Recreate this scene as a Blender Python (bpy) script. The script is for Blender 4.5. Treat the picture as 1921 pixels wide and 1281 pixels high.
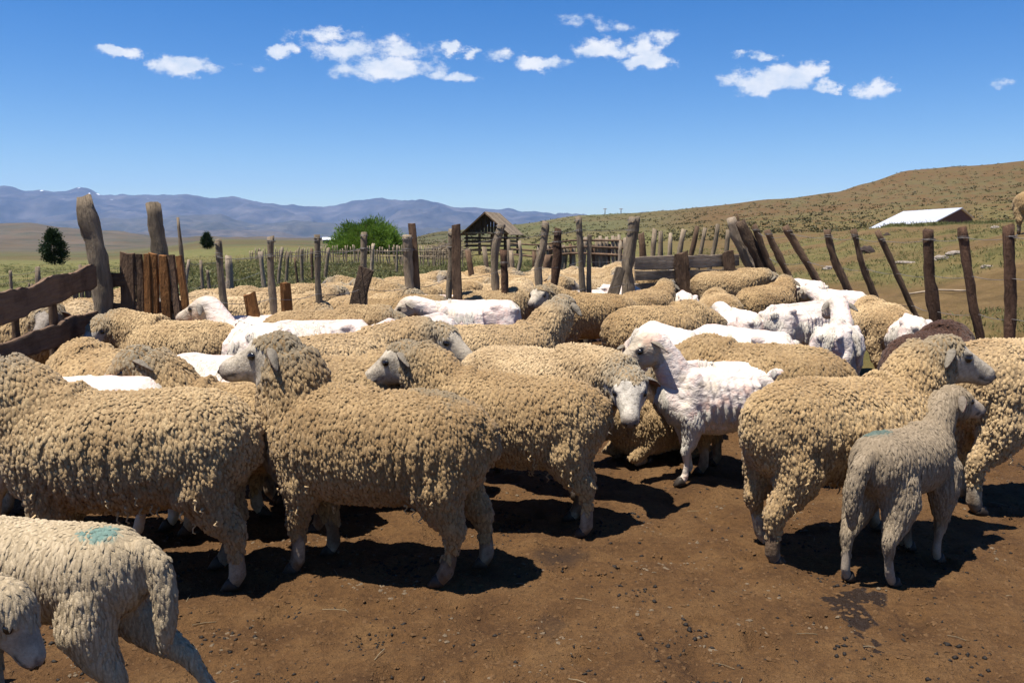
import bpy, math, random
import numpy as np
from mathutils import Vector

random.seed(7)
R = math.radians
scene = bpy.context.scene
for o in list(bpy.data.objects):
    bpy.data.objects.remove(o)
C = scene.collection

# ------------------------------------------------------------------ camera
CAM_H = 1.33
FPX = 1600.0                      # focal length in photograph pixels (1921 wide)
PITCH = math.atan((640.5 - 445.0) / FPX)
cam_data = bpy.data.cameras.new('camera')
cam_data.sensor_width = 36.0
cam_data.lens = 36.0 * FPX / 1921.0
cam_data.clip_start = 0.05
cam_data.clip_end = 120000.0
cam = bpy.data.objects.new('camera', cam_data)
cam.location = (0, 0, CAM_H)
cam.rotation_euler = (math.pi / 2 - PITCH, 0, 0)
C.objects.link(cam)
scene.camera = cam

# ------------------------------------------------------------------ light
SUN_DIR = Vector((0.29, 0.15, -1.0)).normalized()      # direction the light travels
SUN_EL = math.asin(-SUN_DIR.z)
SUN_AZ = math.atan2(-SUN_DIR.x, -SUN_DIR.y)             # clockwise from +Y
sun_data = bpy.data.lights.new('sun', 'SUN')
sun_data.energy = 5.0
sun_data.angle = R(0.5)
sun_data.color = (1.0, 0.955, 0.88)
sun = bpy.data.objects.new('sun', sun_data)
sun.rotation_euler = SUN_DIR.to_track_quat('-Z', 'Y').to_euler()
sun.location = (-3, -1, 12)
C.objects.link(sun)

scene.view_settings.view_transform = 'Standard'
scene.view_settings.look = 'None'
scene.view_settings.exposure = 0.95
scene.view_settings.gamma = 1.0
scene.view_settings.use_curve_mapping = False
scene.render.engine = 'CYCLES'
scene.cycles.volume_bounces = 1
scene.cycles.max_bounces = 6

# pixel helpers: a pixel of the photograph to a ray, then to a place at a known depth or height
_cp, _sp = math.cos(PITCH), math.sin(PITCH)
def ray(px, py):
    a = (px - 960.5) / FPX
    b = (640.5 - py) / FPX
    return (a, _cp + b * _sp, -_sp + b * _cp)
def at_y(px, py, Y):
    d = ray(px, py); t = Y / d[1]
    return Vector((d[0] * t, Y, CAM_H + d[2] * t))
def at_z(px, py, z):
    d = ray(px, py); t = (z - CAM_H) / d[2]
    return Vector((d[0] * t, d[1] * t, z))
def py_to_z(py, Y):
    b = (640.5 - py) / FPX
    return CAM_H + Y * (-_sp + b * _cp) / (_cp + b * _sp)

# ------------------------------------------------------------------ sky
world = bpy.data.worlds.new('World')
scene.world = world
world.use_nodes = True
def build_world():
    nt = world.node_tree; N = nt.nodes; Lk = nt.links
    N.clear()
    out = N.new('ShaderNodeOutputWorld')
    sky = N.new('ShaderNodeTexSky')
    sky.sky_type = 'NISHITA'; sky.sun_disc = False
    sky.sun_elevation = SUN_EL; sky.sun_rotation = SUN_AZ
    sky.altitude = 900; sky.air_density = 1.0; sky.dust_density = 0.35; sky.ozone_density = 2.5
    bg = N.new('ShaderNodeBackground'); bg.inputs[1].default_value = 0.066
    hs = N.new('ShaderNodeHueSaturation'); hs.inputs['Saturation'].default_value = 1.46; hs.inputs['Hue'].default_value = .511
    Lk.new(sky.outputs[0], hs.inputs['Color'])
    Lk.new(hs.outputs[0], bg.inputs[0])
    tc = N.new('ShaderNodeTexCoord')
    sep = N.new('ShaderNodeSeparateXYZ'); Lk.new(tc.outputs['Generated'], sep.inputs[0])
    def m(op, a, b=None, c=None, clamp=False):
        n = N.new('ShaderNodeMath'); n.operation = op; n.use_clamp = clamp
        for i, v in enumerate((a, b, c)):
            if v is None: continue
            if isinstance(v, (int, float)): n.inputs[i].default_value = v
            else: Lk.new(v, n.inputs[i])
        return n.outputs[0]
    ay = m('MAXIMUM', m('ABSOLUTE', sep.outputs[1]), 0.02)
    u = m('DIVIDE', sep.outputs[0], ay); v = m('DIVIDE', sep.outputs[2], ay)
    comb = N.new('ShaderNodeCombineXYZ'); Lk.new(u, comb.inputs[0]); Lk.new(v, comb.inputs[1])
    def noise(scale, detail, sx=1.0, rough=0.6):
        mp = N.new('ShaderNodeMapping'); mp.inputs['Scale'].default_value = (sx, 1, 1)
        Lk.new(comb.outputs[0], mp.inputs[0])
        n = N.new('ShaderNodeTexNoise'); n.noise_dimensions = '2D'
        n.inputs['Scale'].default_value = scale; n.inputs['Detail'].default_value = detail
        n.inputs['Roughness'].default_value = rough
        Lk.new(mp.outputs[0], n.inputs['Vector']); return n
    nd = noise(30, 6, 0.7, .65)
    sub = N.new('ShaderNodeVectorMath'); sub.operation = 'SUBTRACT'; sub.inputs[1].default_value = (.5, .5, .5)
    Lk.new(nd.outputs['Color'], sub.inputs[0])
    scl = N.new('ShaderNodeVectorMath'); scl.operation = 'MULTIPLY'; scl.inputs[1].default_value = (.062, .030, 0)
    Lk.new(sub.outputs[0], scl.inputs[0])
    pos = N.new('ShaderNodeVectorMath'); pos.operation = 'ADD'
    Lk.new(comb.outputs[0], pos.inputs[0]); Lk.new(scl.outputs[0], pos.inputs[1])
    clouds = [(220, 97, 62, 13, 1), (338, 127, 74, 20, 1), (608, 68, 78, 16, .62), (538, 100, 42, 13, .8), (640, 92, 80, 22, .55),
              (728, 128, 100, 26, 1), (755, 92, 62, 26, .62), (845, 88, 24, 13, .75), (876, 101, 26, 13, .8), (856, 147, 50, 11, .75),
              (948, 101, 44, 11, .5), (1013, 122, 48, 15, .85), (1120, 90, 60, 24, 1), (1205, 92, 38, 24, .8), (1222, 114, 56, 18, .95),
              (1240, 66, 32, 15, .5), (1092, 34, 40, 9, .22), (1150, 57, 36, 11, .3), (1440, 155, 88, 28, 1), (1490, 138, 72, 24, .95),
              (1552, 159, 34, 12, .8), (1543, 127, 26, 9, .55), (1390, 107, 22, 7, .4), (1434, 104, 26, 8, .42), (1640, 167, 44, 21, .85),
              (1884, 157, 34, 10, .34), (480, 130, 24, 5, .12)]
    best = None
    for (cx, cy, rx, ry, wt) in clouds:
        d = ray(cx, cy)
        cu, cv = d[0] / d[1], d[2] / d[1]
        s1 = N.new('ShaderNodeVectorMath'); s1.operation = 'SUBTRACT'; s1.inputs[1].default_value = (cu, cv, 0)
        Lk.new(pos.outputs[0], s1.inputs[0])
        s2 = N.new('ShaderNodeVectorMath'); s2.operation = 'MULTIPLY'
        s2.inputs[1].default_value = (FPX / rx / 1.02, FPX / ry / 1.05, 0); Lk.new(s1.outputs[0], s2.inputs[0])
        s3 = N.new('ShaderNodeVectorMath'); s3.operation = 'LENGTH'; Lk.new(s2.outputs[0], s3.inputs[0])
        e = m('MULTIPLY', m('SUBTRACT', 1.0, s3.outputs['Value']), wt)
        best = e if best is None else m('MAXIMUM', best, e)
    nf = noise(52, 8, 0.62, 0.66)
    f = m('ADD', best, m('MULTIPLY', m('SUBTRACT', nf.outputs['Fac'], 0.5), 1.25))
    mr = N.new('ShaderNodeMapRange'); mr.interpolation_type = 'SMOOTHSTEP'
    mr.inputs['From Min'].default_value = 0.0; mr.inputs['From Max'].default_value = 0.52
    Lk.new(f, mr.inputs['Value'])
    alpha = m('MULTIPLY', mr.outputs[0], 0.97)
    ng = noise(34, 4, 0.6)
    ramp = N.new('ShaderNodeMapRange'); Lk.new(ng.outputs['Fac'], ramp.inputs['Value'])
    ramp.inputs['From Min'].default_value = .3; ramp.inputs['From Max'].default_value = .62
    mix = N.new('ShaderNodeMix'); mix.data_type = 'RGBA'
    mix.inputs['A'].default_value = (.66, .76, .90, 1); mix.inputs['B'].default_value = (.98, .985, 1, 1)
    Lk.new(ramp.outputs[0], mix.inputs['Factor'])
    bgc = N.new('ShaderNodeBackground'); bgc.inputs[1].default_value = 0.52
    Lk.new(mix.outputs['Result'], bgc.inputs[0])
    ms = N.new('ShaderNodeMixShader')
    Lk.new(alpha, ms.inputs[0]); Lk.new(bg.outputs[0], ms.inputs[1]); Lk.new(bgc.outputs[0], ms.inputs[2])
    Lk.new(ms.outputs[0], out.inputs[0])
    world.cycles.sampling_method = 'MANUAL'
    world.cycles.sample_map_resolution = 512
build_world()

# ------------------------------------------------------------------ numeric helpers
def hash3(ix, iy, iz, seed=0):
    h = (ix.astype(np.int64) * 374761393 + iy.astype(np.int64) * 668265263 + iz.astype(np.int64) * 2147483647 + seed * 974711) & 0xffffffff
    h = ((h ^ (h >> 13)) * 1274126177) & 0xffffffff
    h = ((h ^ (h >> 15)) * 2246822519) & 0xffffffff
    return ((h ^ (h >> 16)) & 0xffffff) / float(0xffffff)
def vnoise(P, seed=0):
    P = np.asarray(P, float)
    i = np.floor(P).astype(np.int64); f = P - i; f = f * f * (3 - 2 * f)
    r = np.zeros(len(P))
    for dx in (0, 1):
        for dy in (0, 1):
            for dz in (0, 1):
                w = (f[:, 0] if dx else 1 - f[:, 0]) * (f[:, 1] if dy else 1 - f[:, 1]) * (f[:, 2] if dz else 1 - f[:, 2])
                r += w * hash3(i[:, 0] + dx, i[:, 1] + dy, i[:, 2] + dz, seed)
    return r * 2 - 1
def fbm(P, octv=4, seed=0, gain=.5):
    P = np.asarray(P, float); r = 0; a = 1; s = 1
    for k in range(octv):
        r = r + a * vnoise(P * s + 17.3 * k, seed + k); a *= gain; s *= 2.03
    return r
def sstep(a, b, x):
    t = np.clip((np.asarray(x, float) - a) / (b - a), 0, 1); return t * t * (3 - 2 * t)
def nrm(v):
    v = np.asarray(v, float); return v / (np.linalg.norm(v, axis=-1, keepdims=True) + 1e-12)

def make_mesh(name, V, F, smooth=True, col=None, grain=None):
    """F: (m,3) or (m,4) array."""
    V = np.asarray(V, np.float32); F = np.asarray(F, np.int32)
    me = bpy.data.meshes.new(name)
    k = F.shape[1]
    me.vertices.add(len(V)); me.vertices.foreach_set('co', V.ravel())
    me.loops.add(F.size); me.loops.foreach_set('vertex_index', F.ravel())
    me.polygons.add(len(F)); me.polygons.foreach_set('loop_start', np.arange(0, F.size, k, dtype=np.int32))
    me.update(calc_edges=True)
    me.polygons.foreach_set('use_smooth', np.full(len(F), smooth))
    if col is not None:
        a = me.attributes.new('Col', 'FLOAT_COLOR', 'POINT')
        c4 = np.ones((len(V), 4), np.float32); c4[:, :3] = col
        a.data.foreach_set('color', c4.ravel())
    if grain is not None:
        a = me.attributes.new('grain', 'FLOAT_VECTOR', 'POINT')
        a.data.foreach_set('vector', np.asarray(grain, np.float32).ravel())
    me.validate()
    me.update()
    return me
def link(name, me, mat=None, parent=None):
    o = bpy.data.objects.new(name, me); C.objects.link(o)
    if mat and not me.materials: me.materials.append(mat)
    if parent: o.parent = parent
    return o
def tag(o, label=None, cat=None, group=None, kind=None):
    if label: o['label'] = label
    if cat: o['category'] = cat
    if group: o['group'] = group
    if kind: o['kind'] = kind
    return o
def thing(name, label, cat, loc=(0, 0, 0), rz=0, group=None):
    o = bpy.data.objects.new(name, None); o.empty_display_size = .1; C.objects.link(o)
    o.location = loc; o.rotation_euler = (0, 0, rz)
    return tag(o, label, cat, group)
def join(parts):
    Vs, Fs, n = [], [], 0
    for V, F in parts:
        Vs.append(V); Fs.append(np.asarray(F) + n); n += len(V)
    return np.vstack(Vs), np.vstack(Fs)

def tube(P, RX, RY=None, n=10, up=(0, 0, 1), power=2.0, cap=True):
    """loft of (super)ellipses along P; RX lateral half-width, RY half-height; triangles."""
    P = np.asarray(P, float); k = len(P)
    RX = np.broadcast_to(np.asarray(RX, float), (k,)); RY = RX if RY is None else np.broadcast_to(np.asarray(RY, float), (k,))
    T = np.gradient(P, axis=0); T = nrm(T)
    U = np.broadcast_to(np.asarray(up, float), (k, 3))
    S = nrm(np.cross(T, U)); W = nrm(np.cross(S, T))
    th = np.linspace(0, 2 * np.pi, n, endpoint=False) + np.pi / n
    c, s = np.cos(th), np.sin(th)
    c = np.sign(c) * np.abs(c) ** (2 / power); s = np.sign(s) * np.abs(s) ** (2 / power)
    V = P[:, None] + S[:, None] * (c[None, :, None] * RX[:, None, None]) + W[:, None] * (s[None, :, None] * RY[:, None, None])
    V = V.reshape(-1, 3)
    F = []
    i = np.arange(n); j = (i + 1) % n
    for r in range(k - 1):
        a, b, c2, d = r * n + i, r * n + j, (r + 1) * n + j, (r + 1) * n + i
        F.append(np.stack([a, b, c2], 1)); F.append(np.stack([a, c2, d], 1))
    if cap:
        V = np.vstack([V, P[:1], P[-1:]]); m = k * n
        F.append(np.stack([np.full(n, m), j, i], 1)); F.append(np.stack([np.full(n, m + 1), (k - 1) * n + i, (k - 1) * n + j], 1))
    return V, np.vstack(F)[:, ::-1]
def ellipsoid(c, r, n=12, m=7, axes=None):
    t = np.linspace(0, np.pi, m + 1)[1:-1]
    ph = np.linspace(0, 2 * np.pi, n, endpoint=False)
    V = np.array([[math.sin(a) * math.cos(b), math.sin(a) * math.sin(b), math.cos(a)] for a in t for b in ph] + [[0, 0, 1], [0, 0, -1]])
    F = []
    for i in range(m - 2):
        for j in range(n):
            k = (j + 1) % n
            F += [[i * n + j, (i + 1) * n + j, (i + 1) * n + k], [i * n + j, (i + 1) * n + k, i * n + k]]
    tp = (m - 1) * n
    for j in range(n):
        k = (j + 1) % n
        F += [[tp, j, k], [tp + 1, (m - 2) * n + k, (m - 2) * n + j]]
    V = V * np.asarray(r, float)
    if axes is not None: V = V @ np.asarray(axes, float)      # rows: local x,y,z axes
    return V + np.asarray(c, float), np.array(F)

# ------------------------------------------------------------------ materials
class NT:
    def __init__(s, name):
        s.mat = bpy.data.materials.new(name); s.mat.use_nodes = True
        s.t = s.mat.node_tree; s.N = s.t.nodes; s.L = s.t.links; s.N.clear()
        s.out = s.N.new('ShaderNodeOutputMaterial'); s.b = s.N.new('ShaderNodeBsdfPrincipled')
        s.L.new(s.b.outputs[0], s.out.inputs[0])
        s.b.inputs['Roughness'].default_value = .9; s.b.inputs['Specular IOR Level'].default_value = .2
    def node(s, t, **k):
        n = s.N.new(t)
        for a, v in k.items(): setattr(n, a, v)
        return n
    def attr(s, name): return s.node('ShaderNodeAttribute', attribute_name=name)
    def coord(s, kind='Object'): return s.node('ShaderNodeTexCoord').outputs[kind]
    def mapping(s, vec, scale):
        n = s.node('ShaderNodeMapping'); n.inputs['Scale'].default_value = scale; s.L.new(vec, n.inputs[0]); return n.outputs[0]
    def noise(s, vec, scale, detail=4, rough=.6, dist=0):
        n = s.node('ShaderNodeTexNoise'); n.inputs['Scale'].default_value = scale; n.inputs['Detail'].default_value = detail
        n.inputs['Roughness'].default_value = rough; n.inputs['Distortion'].default_value = dist
        s.L.new(vec, n.inputs['Vector']); return n.outputs['Fac']
    def voro(s, vec, scale, feature='F1'):
        n = s.node('ShaderNodeTexVoronoi', feature=feature); n.inputs['Scale'].default_value = scale
        s.L.new(vec, n.inputs['Vector']); return n.outputs['Distance']
    def ramp(s, fac, stops):
        n = s.node('ShaderNodeValToRGB'); e = n.color_ramp.elements
        while len(e) < len(stops): e.new(.5)
        for i, (p, c) in enumerate(stops): e[i].position = p; e[i].color = (*c, 1) if len(c) == 3 else c
        s.L.new(fac, n.inputs[0]); return n.outputs[0]
    def mr(s, fac, a, b, c=0., d=1., smooth=True):
        n = s.node('ShaderNodeMapRange'); n.interpolation_type = 'SMOOTHSTEP' if smooth else 'LINEAR'
        for i, v in zip(('From Min', 'From Max', 'To Min', 'To Max'), (a, b, c, d)): n.inputs[i].default_value = v
        s.L.new(fac, n.inputs['Value']); return n.outputs[0]
    def mix(s, fac, a, b, mode='MIX'):
        n = s.node('ShaderNodeMix', data_type='RGBA', blend_type=mode)
        for key, v in (('Factor', fac), ('A', a), ('B', b)):
            if isinstance(v, (int, float)): n.inputs[key].default_value = v
            elif isinstance(v, tuple): n.inputs[key].default_value = (*v, 1)
            else: s.L.new(v, n.inputs[key])
        return n.outputs['Result']
    def math(s, op, a, b=None):
        n = s.node('ShaderNodeMath', operation=op)
        for i, v in enumerate((a, b)):
            if v is None: continue
            if isinstance(v, (int, float)): n.inputs[i].default_value = v
            else: s.L.new(v, n.inputs[i])
        return n.outputs[0]
    def bump(s, h, strength, dist=.01, prev=None):
        n = s.node('ShaderNodeBump'); n.inputs['Strength'].default_value = strength; n.inputs['Distance'].default_value = dist
        s.L.new(h, n.inputs['Height'])
        if prev is not None: s.L.new(prev, n.inputs['Normal'])
        s.L.new(n.outputs[0], s.b.inputs['Normal']); return n.outputs[0]
    def color(s, c):
        if isinstance(c, tuple): s.b.inputs['Base Color'].default_value = (*c, 1)
        else: s.L.new(c, s.b.inputs['Base Color'])
MATS = {}
def mat_fleece():
    n = NT('fleece'); a = n.attr('Col'); co = n.coord()
    f = n.noise(co, 90, 3, .7)
    c = n.mix(1.0, a.outputs['Color'], n.ramp(f, [(.3, (.72, .70, .66)), (.7, (1.12, 1.1, 1.06))]), 'MULTIPLY')
    rn = n.node('ShaderNodeObjectInfo').outputs['Random']
    c = n.mix(1.0, c, n.ramp(rn, [(0, (.80, .78, .74)), (.35, (1.0, .97, .92)), (.6, (.92, .93, .95)), (1, (1.12, 1.12, 1.12))]), 'MULTIPLY')
    n.color(c)
    n.b.inputs['Roughness'].default_value = .95; n.b.inputs['Specular IOR Level'].default_value = .08
    n.b.inputs['Sheen Weight'].default_value = .12; n.b.inputs['Sheen Roughness'].default_value = .5
    n.bump(n.noise(co, 190, 4, .75), .8, .008)
    return n.mat
def mat_hide():
    n = NT('hide'); a = n.attr('Col'); co = n.coord()
    f = n.noise(co, 45, 5, .75)
    n.color(n.mix(1.0, a.outputs['Color'], n.ramp(f, [(.32, (.58, .55, .50)), (.5, (.95, .94, .92)), (.68, (1.15, 1.14, 1.12))]), 'MULTIPLY'))
    n.b.inputs['Roughness'].default_value = .75; n.b.inputs['Specular IOR Level'].default_value = .2
    p = n.bump(n.noise(n.mapping(co, (1, 1, .45)), 110, 4, .75), .9, .008)
    n.bump(n.noise(co, 26, 3, .6), .35, .015, p)
    return n.mat
def mat_shorn():
    n = NT('shorn_hide'); a = n.attr('Col'); co = n.coord()
    f = n.noise(co, 11, 4, .65)
    c = n.mix(1.0, a.outputs['Color'], n.ramp(f, [(.34, (1.0, .80, .72)), (.5, (1.0, .97, .94)), (.70, (.88, .82, .70))]), 'MULTIPLY')
    n.color(c)
    n.b.inputs['Roughness'].default_value = .7; n.b.inputs['Specular IOR Level'].default_value = .15
    w = n.noise(n.mapping(co, (1.0, 1.0, 1.5)), 15, 4, .6, .5)
    p = n.bump(n.mr(w, .3, .7), .6, .009)
    n.bump(n.noise(co, 120, 3, .7), .4, .006, p)
    return n.mat
def mat_lambwool():
    n = NT('lamb_wool'); a = n.attr('Col'); co = n.coord()
    f = n.noise(co, 130, 3, .7)
    n.color(n.mix(1.0, a.outputs['Color'], n.ramp(f, [(.3, (.78, .77, .75)), (.7, (1.1, 1.1, 1.08))]), 'MULTIPLY'))
    n.b.inputs['Roughness'].default_value = .95; n.b.inputs['Specular IOR Level'].default_value = .06
    n.bump(n.noise(co, 260, 3, .7), .6, .005)
    return n.mat
def mat_plain(name, c, rough=.6, spec=.3):
    n = NT(name); co = n.coord()
    f = n.noise(co, 30, 3)
    n.color(n.mix(1.0, c, n.ramp(f, [(.3, (.75, .75, .75)), (.7, (1.15, 1.15, 1.15))]), 'MULTIPLY'))
    n.b.inputs['Roughness'].default_value = rough; n.b.inputs['Specular IOR Level'].default_value = spec
    return n.mat
def mat_wood(name, dark, light, streak=1.0, bark=False):
    n = NT(name); g = n.attr('grain').outputs['Vector']
    info = n.node('ShaderNodeObjectInfo')
    off = n.node('ShaderNodeVectorMath', operation='ADD')
    sc = n.node('ShaderNodeVectorMath', operation='SCALE'); sc.inputs['Scale'].default_value = 7.0
    cx = n.node('ShaderNodeCombineXYZ'); n.L.new(info.outputs['Random'], cx.inputs[0]); n.L.new(info.outputs['Random'], cx.inputs[2])
    n.L.new(cx.outputs[0], sc.inputs[0]); n.L.new(g, off.inputs[0]); n.L.new(sc.outputs[0], off.inputs[1])
    v = off.outputs[0]
    f1 = n.noise(n.mapping(v, (1, 1, .06)), 60 if not bark else 40, 5, .7)
    f2 = n.noise(n.mapping(v, (1, 1, .5)), 7, 4, .6)
    base = n.mix(f1, dark, light)
    c = n.mix(n.mr(f2, .42, .66), base, n.mix(.45, base, tuple(x * .35 for x in dark)))
    hv = n.mix(1.0, c, n.ramp(info.outputs['Random'], [(0, (.78, .76, .74)), (1, (1.2, 1.16, 1.12))]), 'MULTIPLY')
    n.color(hv)
    n.b.inputs['Roughness'].default_value = .88
    if bark:
        n.bump(n.noise(n.mapping(v, (1, 1, .35)), 55, 5, .7), 1.0, .03)
    else:
        p = n.bump(f1, 1.0, .014)
        n.bump(n.noise(n.mapping(v, (1, 1, .22)), 26, 4, .65), .9, .022, p)
    return n.mat
def mat_leaf(name, c1, c2, trans=.25):
    n = NT(name); a = n.attr('Col')
    n.color(n.mix(n.math('MULTIPLY', a.outputs['Fac'], 1.0), c1, c2))
    n.b.inputs['Roughness'].default_value = .6
    tr = n.node('ShaderNodeBsdfTranslucent'); n.L.new(n.mix(a.outputs['Fac'], c1, c2), tr.inputs[0])
    mx = n.node('ShaderNodeMixShader'); mx.inputs[0].default_value = trans
    n.L.new(n.b.outputs[0], mx.inputs[1]); n.L.new(tr.outputs[0], mx.inputs[2]); n.L.new(mx.outputs[0], n.out.inputs[0])
    return n.mat
MATS['fleece'] = mat_fleece(); MATS['hide'] = mat_hide(); MATS['shorn'] = mat_shorn(); MATS['lambwool'] = mat_lambwool()
MATS['eye'] = mat_plain('eye_dark', (.012, .009, .007), .12, .6)
MATS['hoof'] = mat_plain('hoof_horn', (.035, .025, .018), .6)
MATS['ear'] = mat_hide(); MATS['ear'].name = 'ear_hide'
MATS['grey_wood'] = mat_wood('weathered_grey_wood', (.062, .047, .032), (.40, .315, .218))
MATS['brown_wood'] = mat_wood('brown_wood', (.042, .024, .015), (.25, .160, .098))
MATS['red_wood'] = mat_wood('reddish_bark_wood', (.032, .017, .011), (.185, .105, .066), bark=True)
MATS['orange_wood'] = mat_wood('orange_slab_wood', (.065, .026, .009), (.40, .185, .062))
MATS['pale_wood'] = mat_wood('pale_dry_wood', (.15, .115, .08), (.44, .355, .26))
MATS['bark'] = mat_wood('rough_bark', (.03, .02, .014), (.17, .115, .075), bark=True)
MATS['shaded_dark_wood'] = mat_wood('shaded_old_wood', (.012, .009, .007), (.075, .055, .042))  # dark old wood, with the shed gable's shadow mixed into its colour
MATS['wire'] = mat_plain('rusty_wire', (.16, .14, .125), .5, .5)
MATS['rock'] = mat_plain('rock', (.23, .19, .155), .9, .2)
# ------------------------------------------------------------------ terrain
# pen floor is level (z = 0); elsewhere the height is read from profiles (distance, picture row) per bearing
PROF = {
    -1800: [(30, 516), (60, 495), (200, 482), (1000, 474), (2200, 458), (3300, 432), (4500, 436), (9000, 440)],
    0: [(30, 516), (60, 497), (200, 483), (1000, 472), (2200, 456), (3300, 425), (4500, 432), (9000, 440)],
    60: [(30, 516), (60, 497), (200, 483), (1000, 472), (2200, 456), (3300, 423), (4500, 432), (9000, 440)],
    120: [(30, 516), (60, 497), (200, 484), (1000, 473), (2200, 458), (3300, 433), (4500, 437), (9000, 441)],
    220: [(30, 516), (60, 495), (200, 481), (1000, 470), (2200, 460), (3300, 440), (4500, 442), (9000, 443)],
    310: [(30, 515), (60, 488), (120, 473), (250, 466), (1000, 464), (2200, 460), (3300, 452), (9000, 450)],
    400: [(30, 514), (60, 482), (110, 468), (220, 457), (400, 450), (600, 452), (1500, 455), (9000, 452)],
    520: [(30, 514), (60, 481), (110, 467), (220, 456), (400, 451), (600, 453), (1500, 456), (9000, 452)],
    620: [(30, 514), (60, 480), (110, 468), (220, 460), (400, 455), (600, 456), (1500, 456), (9000, 452)],
    760: [(30, 514), (60, 480), (110, 466), (220, 458), (380, 451), (600, 451), (1500, 454), (9000, 452)],
    830: [(30, 514), (60, 480), (110, 464), (220, 450), (380, 436), (600, 440), (1500, 450), (9000, 452)],
    970: [(30, 514), (60, 478), (110, 460), (220, 440), (380, 420), (600, 425), (1500, 440), (9000, 448)],
    1090: [(24, 530), (40, 490), (80, 462), (160, 440), (380, 405), (600, 409), (1500, 430), (9000, 446)],
    1190: [(14, 590), (22, 510), (40, 475), (80, 456), (160, 435), (380, 398.5), (600, 403), (1500, 430), (9000, 446)],
    1250: [(11, 640), (16, 540), (25, 482), (60, 452), (150, 432), (380, 394), (600, 399), (1500, 428), (9000, 446)],
    1320: [(10.5, 645), (15, 540), (23, 478), (60, 450), (150, 424), (380, 387.5), (600, 392), (1500, 425), (9000, 446)],
    1450: [(9.5, 665), (12, 575), (20, 486), (40, 447), (150, 411), (380, 372.5), (600, 380), (1500, 425), (9000, 446)],
    1560: [(8.7, 690), (11, 590), (18, 485), (30, 441), (60, 436), (150, 404), (400, 360), (600, 366), (1500, 420), (9000, 446)],
    1610: [(8.3, 700), (10.5, 592), (17, 480), (26, 430), (60, 430), (150, 400), (400, 345), (600, 350), (1500, 415), (9000, 446)],
    1690: [(8.0, 710), (10, 600), (16, 478), (24, 426), (34, 428), (60, 432), (90, 415), (200, 372), (400, 320.5), (600, 326), (1500, 410), (9000, 446)],
    1790: [(7.6, 720), (9.5, 605), (15, 470), (23, 420), (34, 424), (60, 428), (90, 408), (200, 362), (400, 313), (600, 318), (1500, 410), (9000, 446)],
    1921: [(7.0, 745), (9, 605), (14, 450), (20, 415), (34, 420), (60, 422), (90, 400), (200, 350), (400, 300.5), (600, 304), (1500, 405), (9000, 446)],
    2300: [(6.0, 800), (8, 620), (13, 440), (20, 408), (34, 412), (60, 412), (90, 392), (200, 338), (400, 285), (600, 290), (1500, 400), (9000, 446)],
    4000: [(6.0, 800), (8, 640), (13, 470), (20, 430), (34, 425), (60, 420), (90, 400), (200, 350), (400, 300), (600, 305), (1500, 410), (9000, 446)],
}
_pk = sorted(PROF)
_LG = np.linspace(math.log(5.0), math.log(12000.0), 260)
_TAB = []
for k in _pk:
    p = PROF[k]
    zs = [py_to_z(r, Y) for Y, r in p]
    Yk = [p[0][0] * .86] + [q[0] for q in p]
    # interpolate the row over log distance, blend from level floor to the first knot
    rows = np.interp(_LG, [math.log(q[0]) for q in p], [q[1] for q in p])
    b = (640.5 - rows) / FPX
    Y = np.exp(_LG)
    z = CAM_H + Y * (-_sp + b * _cp) / (_cp + b * _sp)
    first = p[0][0]
    z0 = zs[0]
    z = np.where(Y < first, z0 * sstep(first * .72, first, Y), z)
    if k <= 1000: z = np.where(Y < first, 0 * z + z0 * sstep(first * .5, first, Y), z)
    # light smoothing
    for _ in range(3):
        z[1:-1] = .25 * z[:-2] + .5 * z[1:-1] + .25 * z[2:]
    _TAB.append(z)
_TAB = np.array(_TAB)
def terrain(x, y, noise=True):
    x = np.asarray(x, float); y = np.asarray(y, float)
    shp = x.shape; x = x.ravel(); y = y.ravel()
    r = np.hypot(x, y)
    Y = np.where(y > .5 * r, y, .5 * r)               # beside and behind the camera the profile goes on by distance
    u = np.where(y > .5 * r, x / np.maximum(y, 1e-3), np.sign(x) * 1.73)
    px = np.clip(960.5 + FPX * u * .998, _pk[0], _pk[-1])
    li = np.clip((np.log(np.maximum(Y, 5.0)) - _LG[0]) / (_LG[1] - _LG[0]), 0, len(_LG) - 1.001)
    l0 = li.astype(int); lf = li - l0
    ki = np.clip(np.searchsorted(_pk, px) - 1, 0, len(_pk) - 2)
    pk = np.array(_pk, float)
    kf = (px - pk[ki]) / (pk[ki + 1] - pk[ki]); kf = kf * kf * (3 - 2 * kf) * .5 + kf * .5
    z = (1 - kf) * ((1 - lf) * _TAB[ki, l0] + lf * _TAB[ki, l0 + 1]) + kf * ((1 - lf) * _TAB[ki + 1, l0] + lf * _TAB[ki + 1, l0 + 1])
    behind = sstep(.2, -.6, y / np.maximum(r, .01))
    z = z * (1 - behind)
    if noise:
        P = np.stack([x, y, 0 * x], 1)
        pen = sstep(14, 24, Y)
        rim = sstep(.2, .5, z)
        z = z + fbm(P * .55, 3, 5) * .05 * np.maximum(pen, rim) + fbm(P * .03, 3, 9) * .5 * sstep(70, 200, Y) * sstep(8000, 600, Y)
        z = z + fbm(P * .006, 4, 3) * 4.0 * sstep(700, 2200, Y) + (1 - np.abs(fbm(P * .0016, 4, 63))) * 16.0 * sstep(1100, 2600, Y) * sstep(9000, 5000, Y) * (u < 0)
        near = sstep(16, 6, Y)
        z = z + near * (fbm(P * 2.2, 3, 21) * .012 + fbm(P * 9.0, 3, 22) * .012 - .018 * sstep(.30, .55, vnoise(P * 8.5, 31)))
    return z.reshape(shp)
def tz(x, y): return float(terrain(np.array([x]), np.array([y]))[0])

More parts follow.
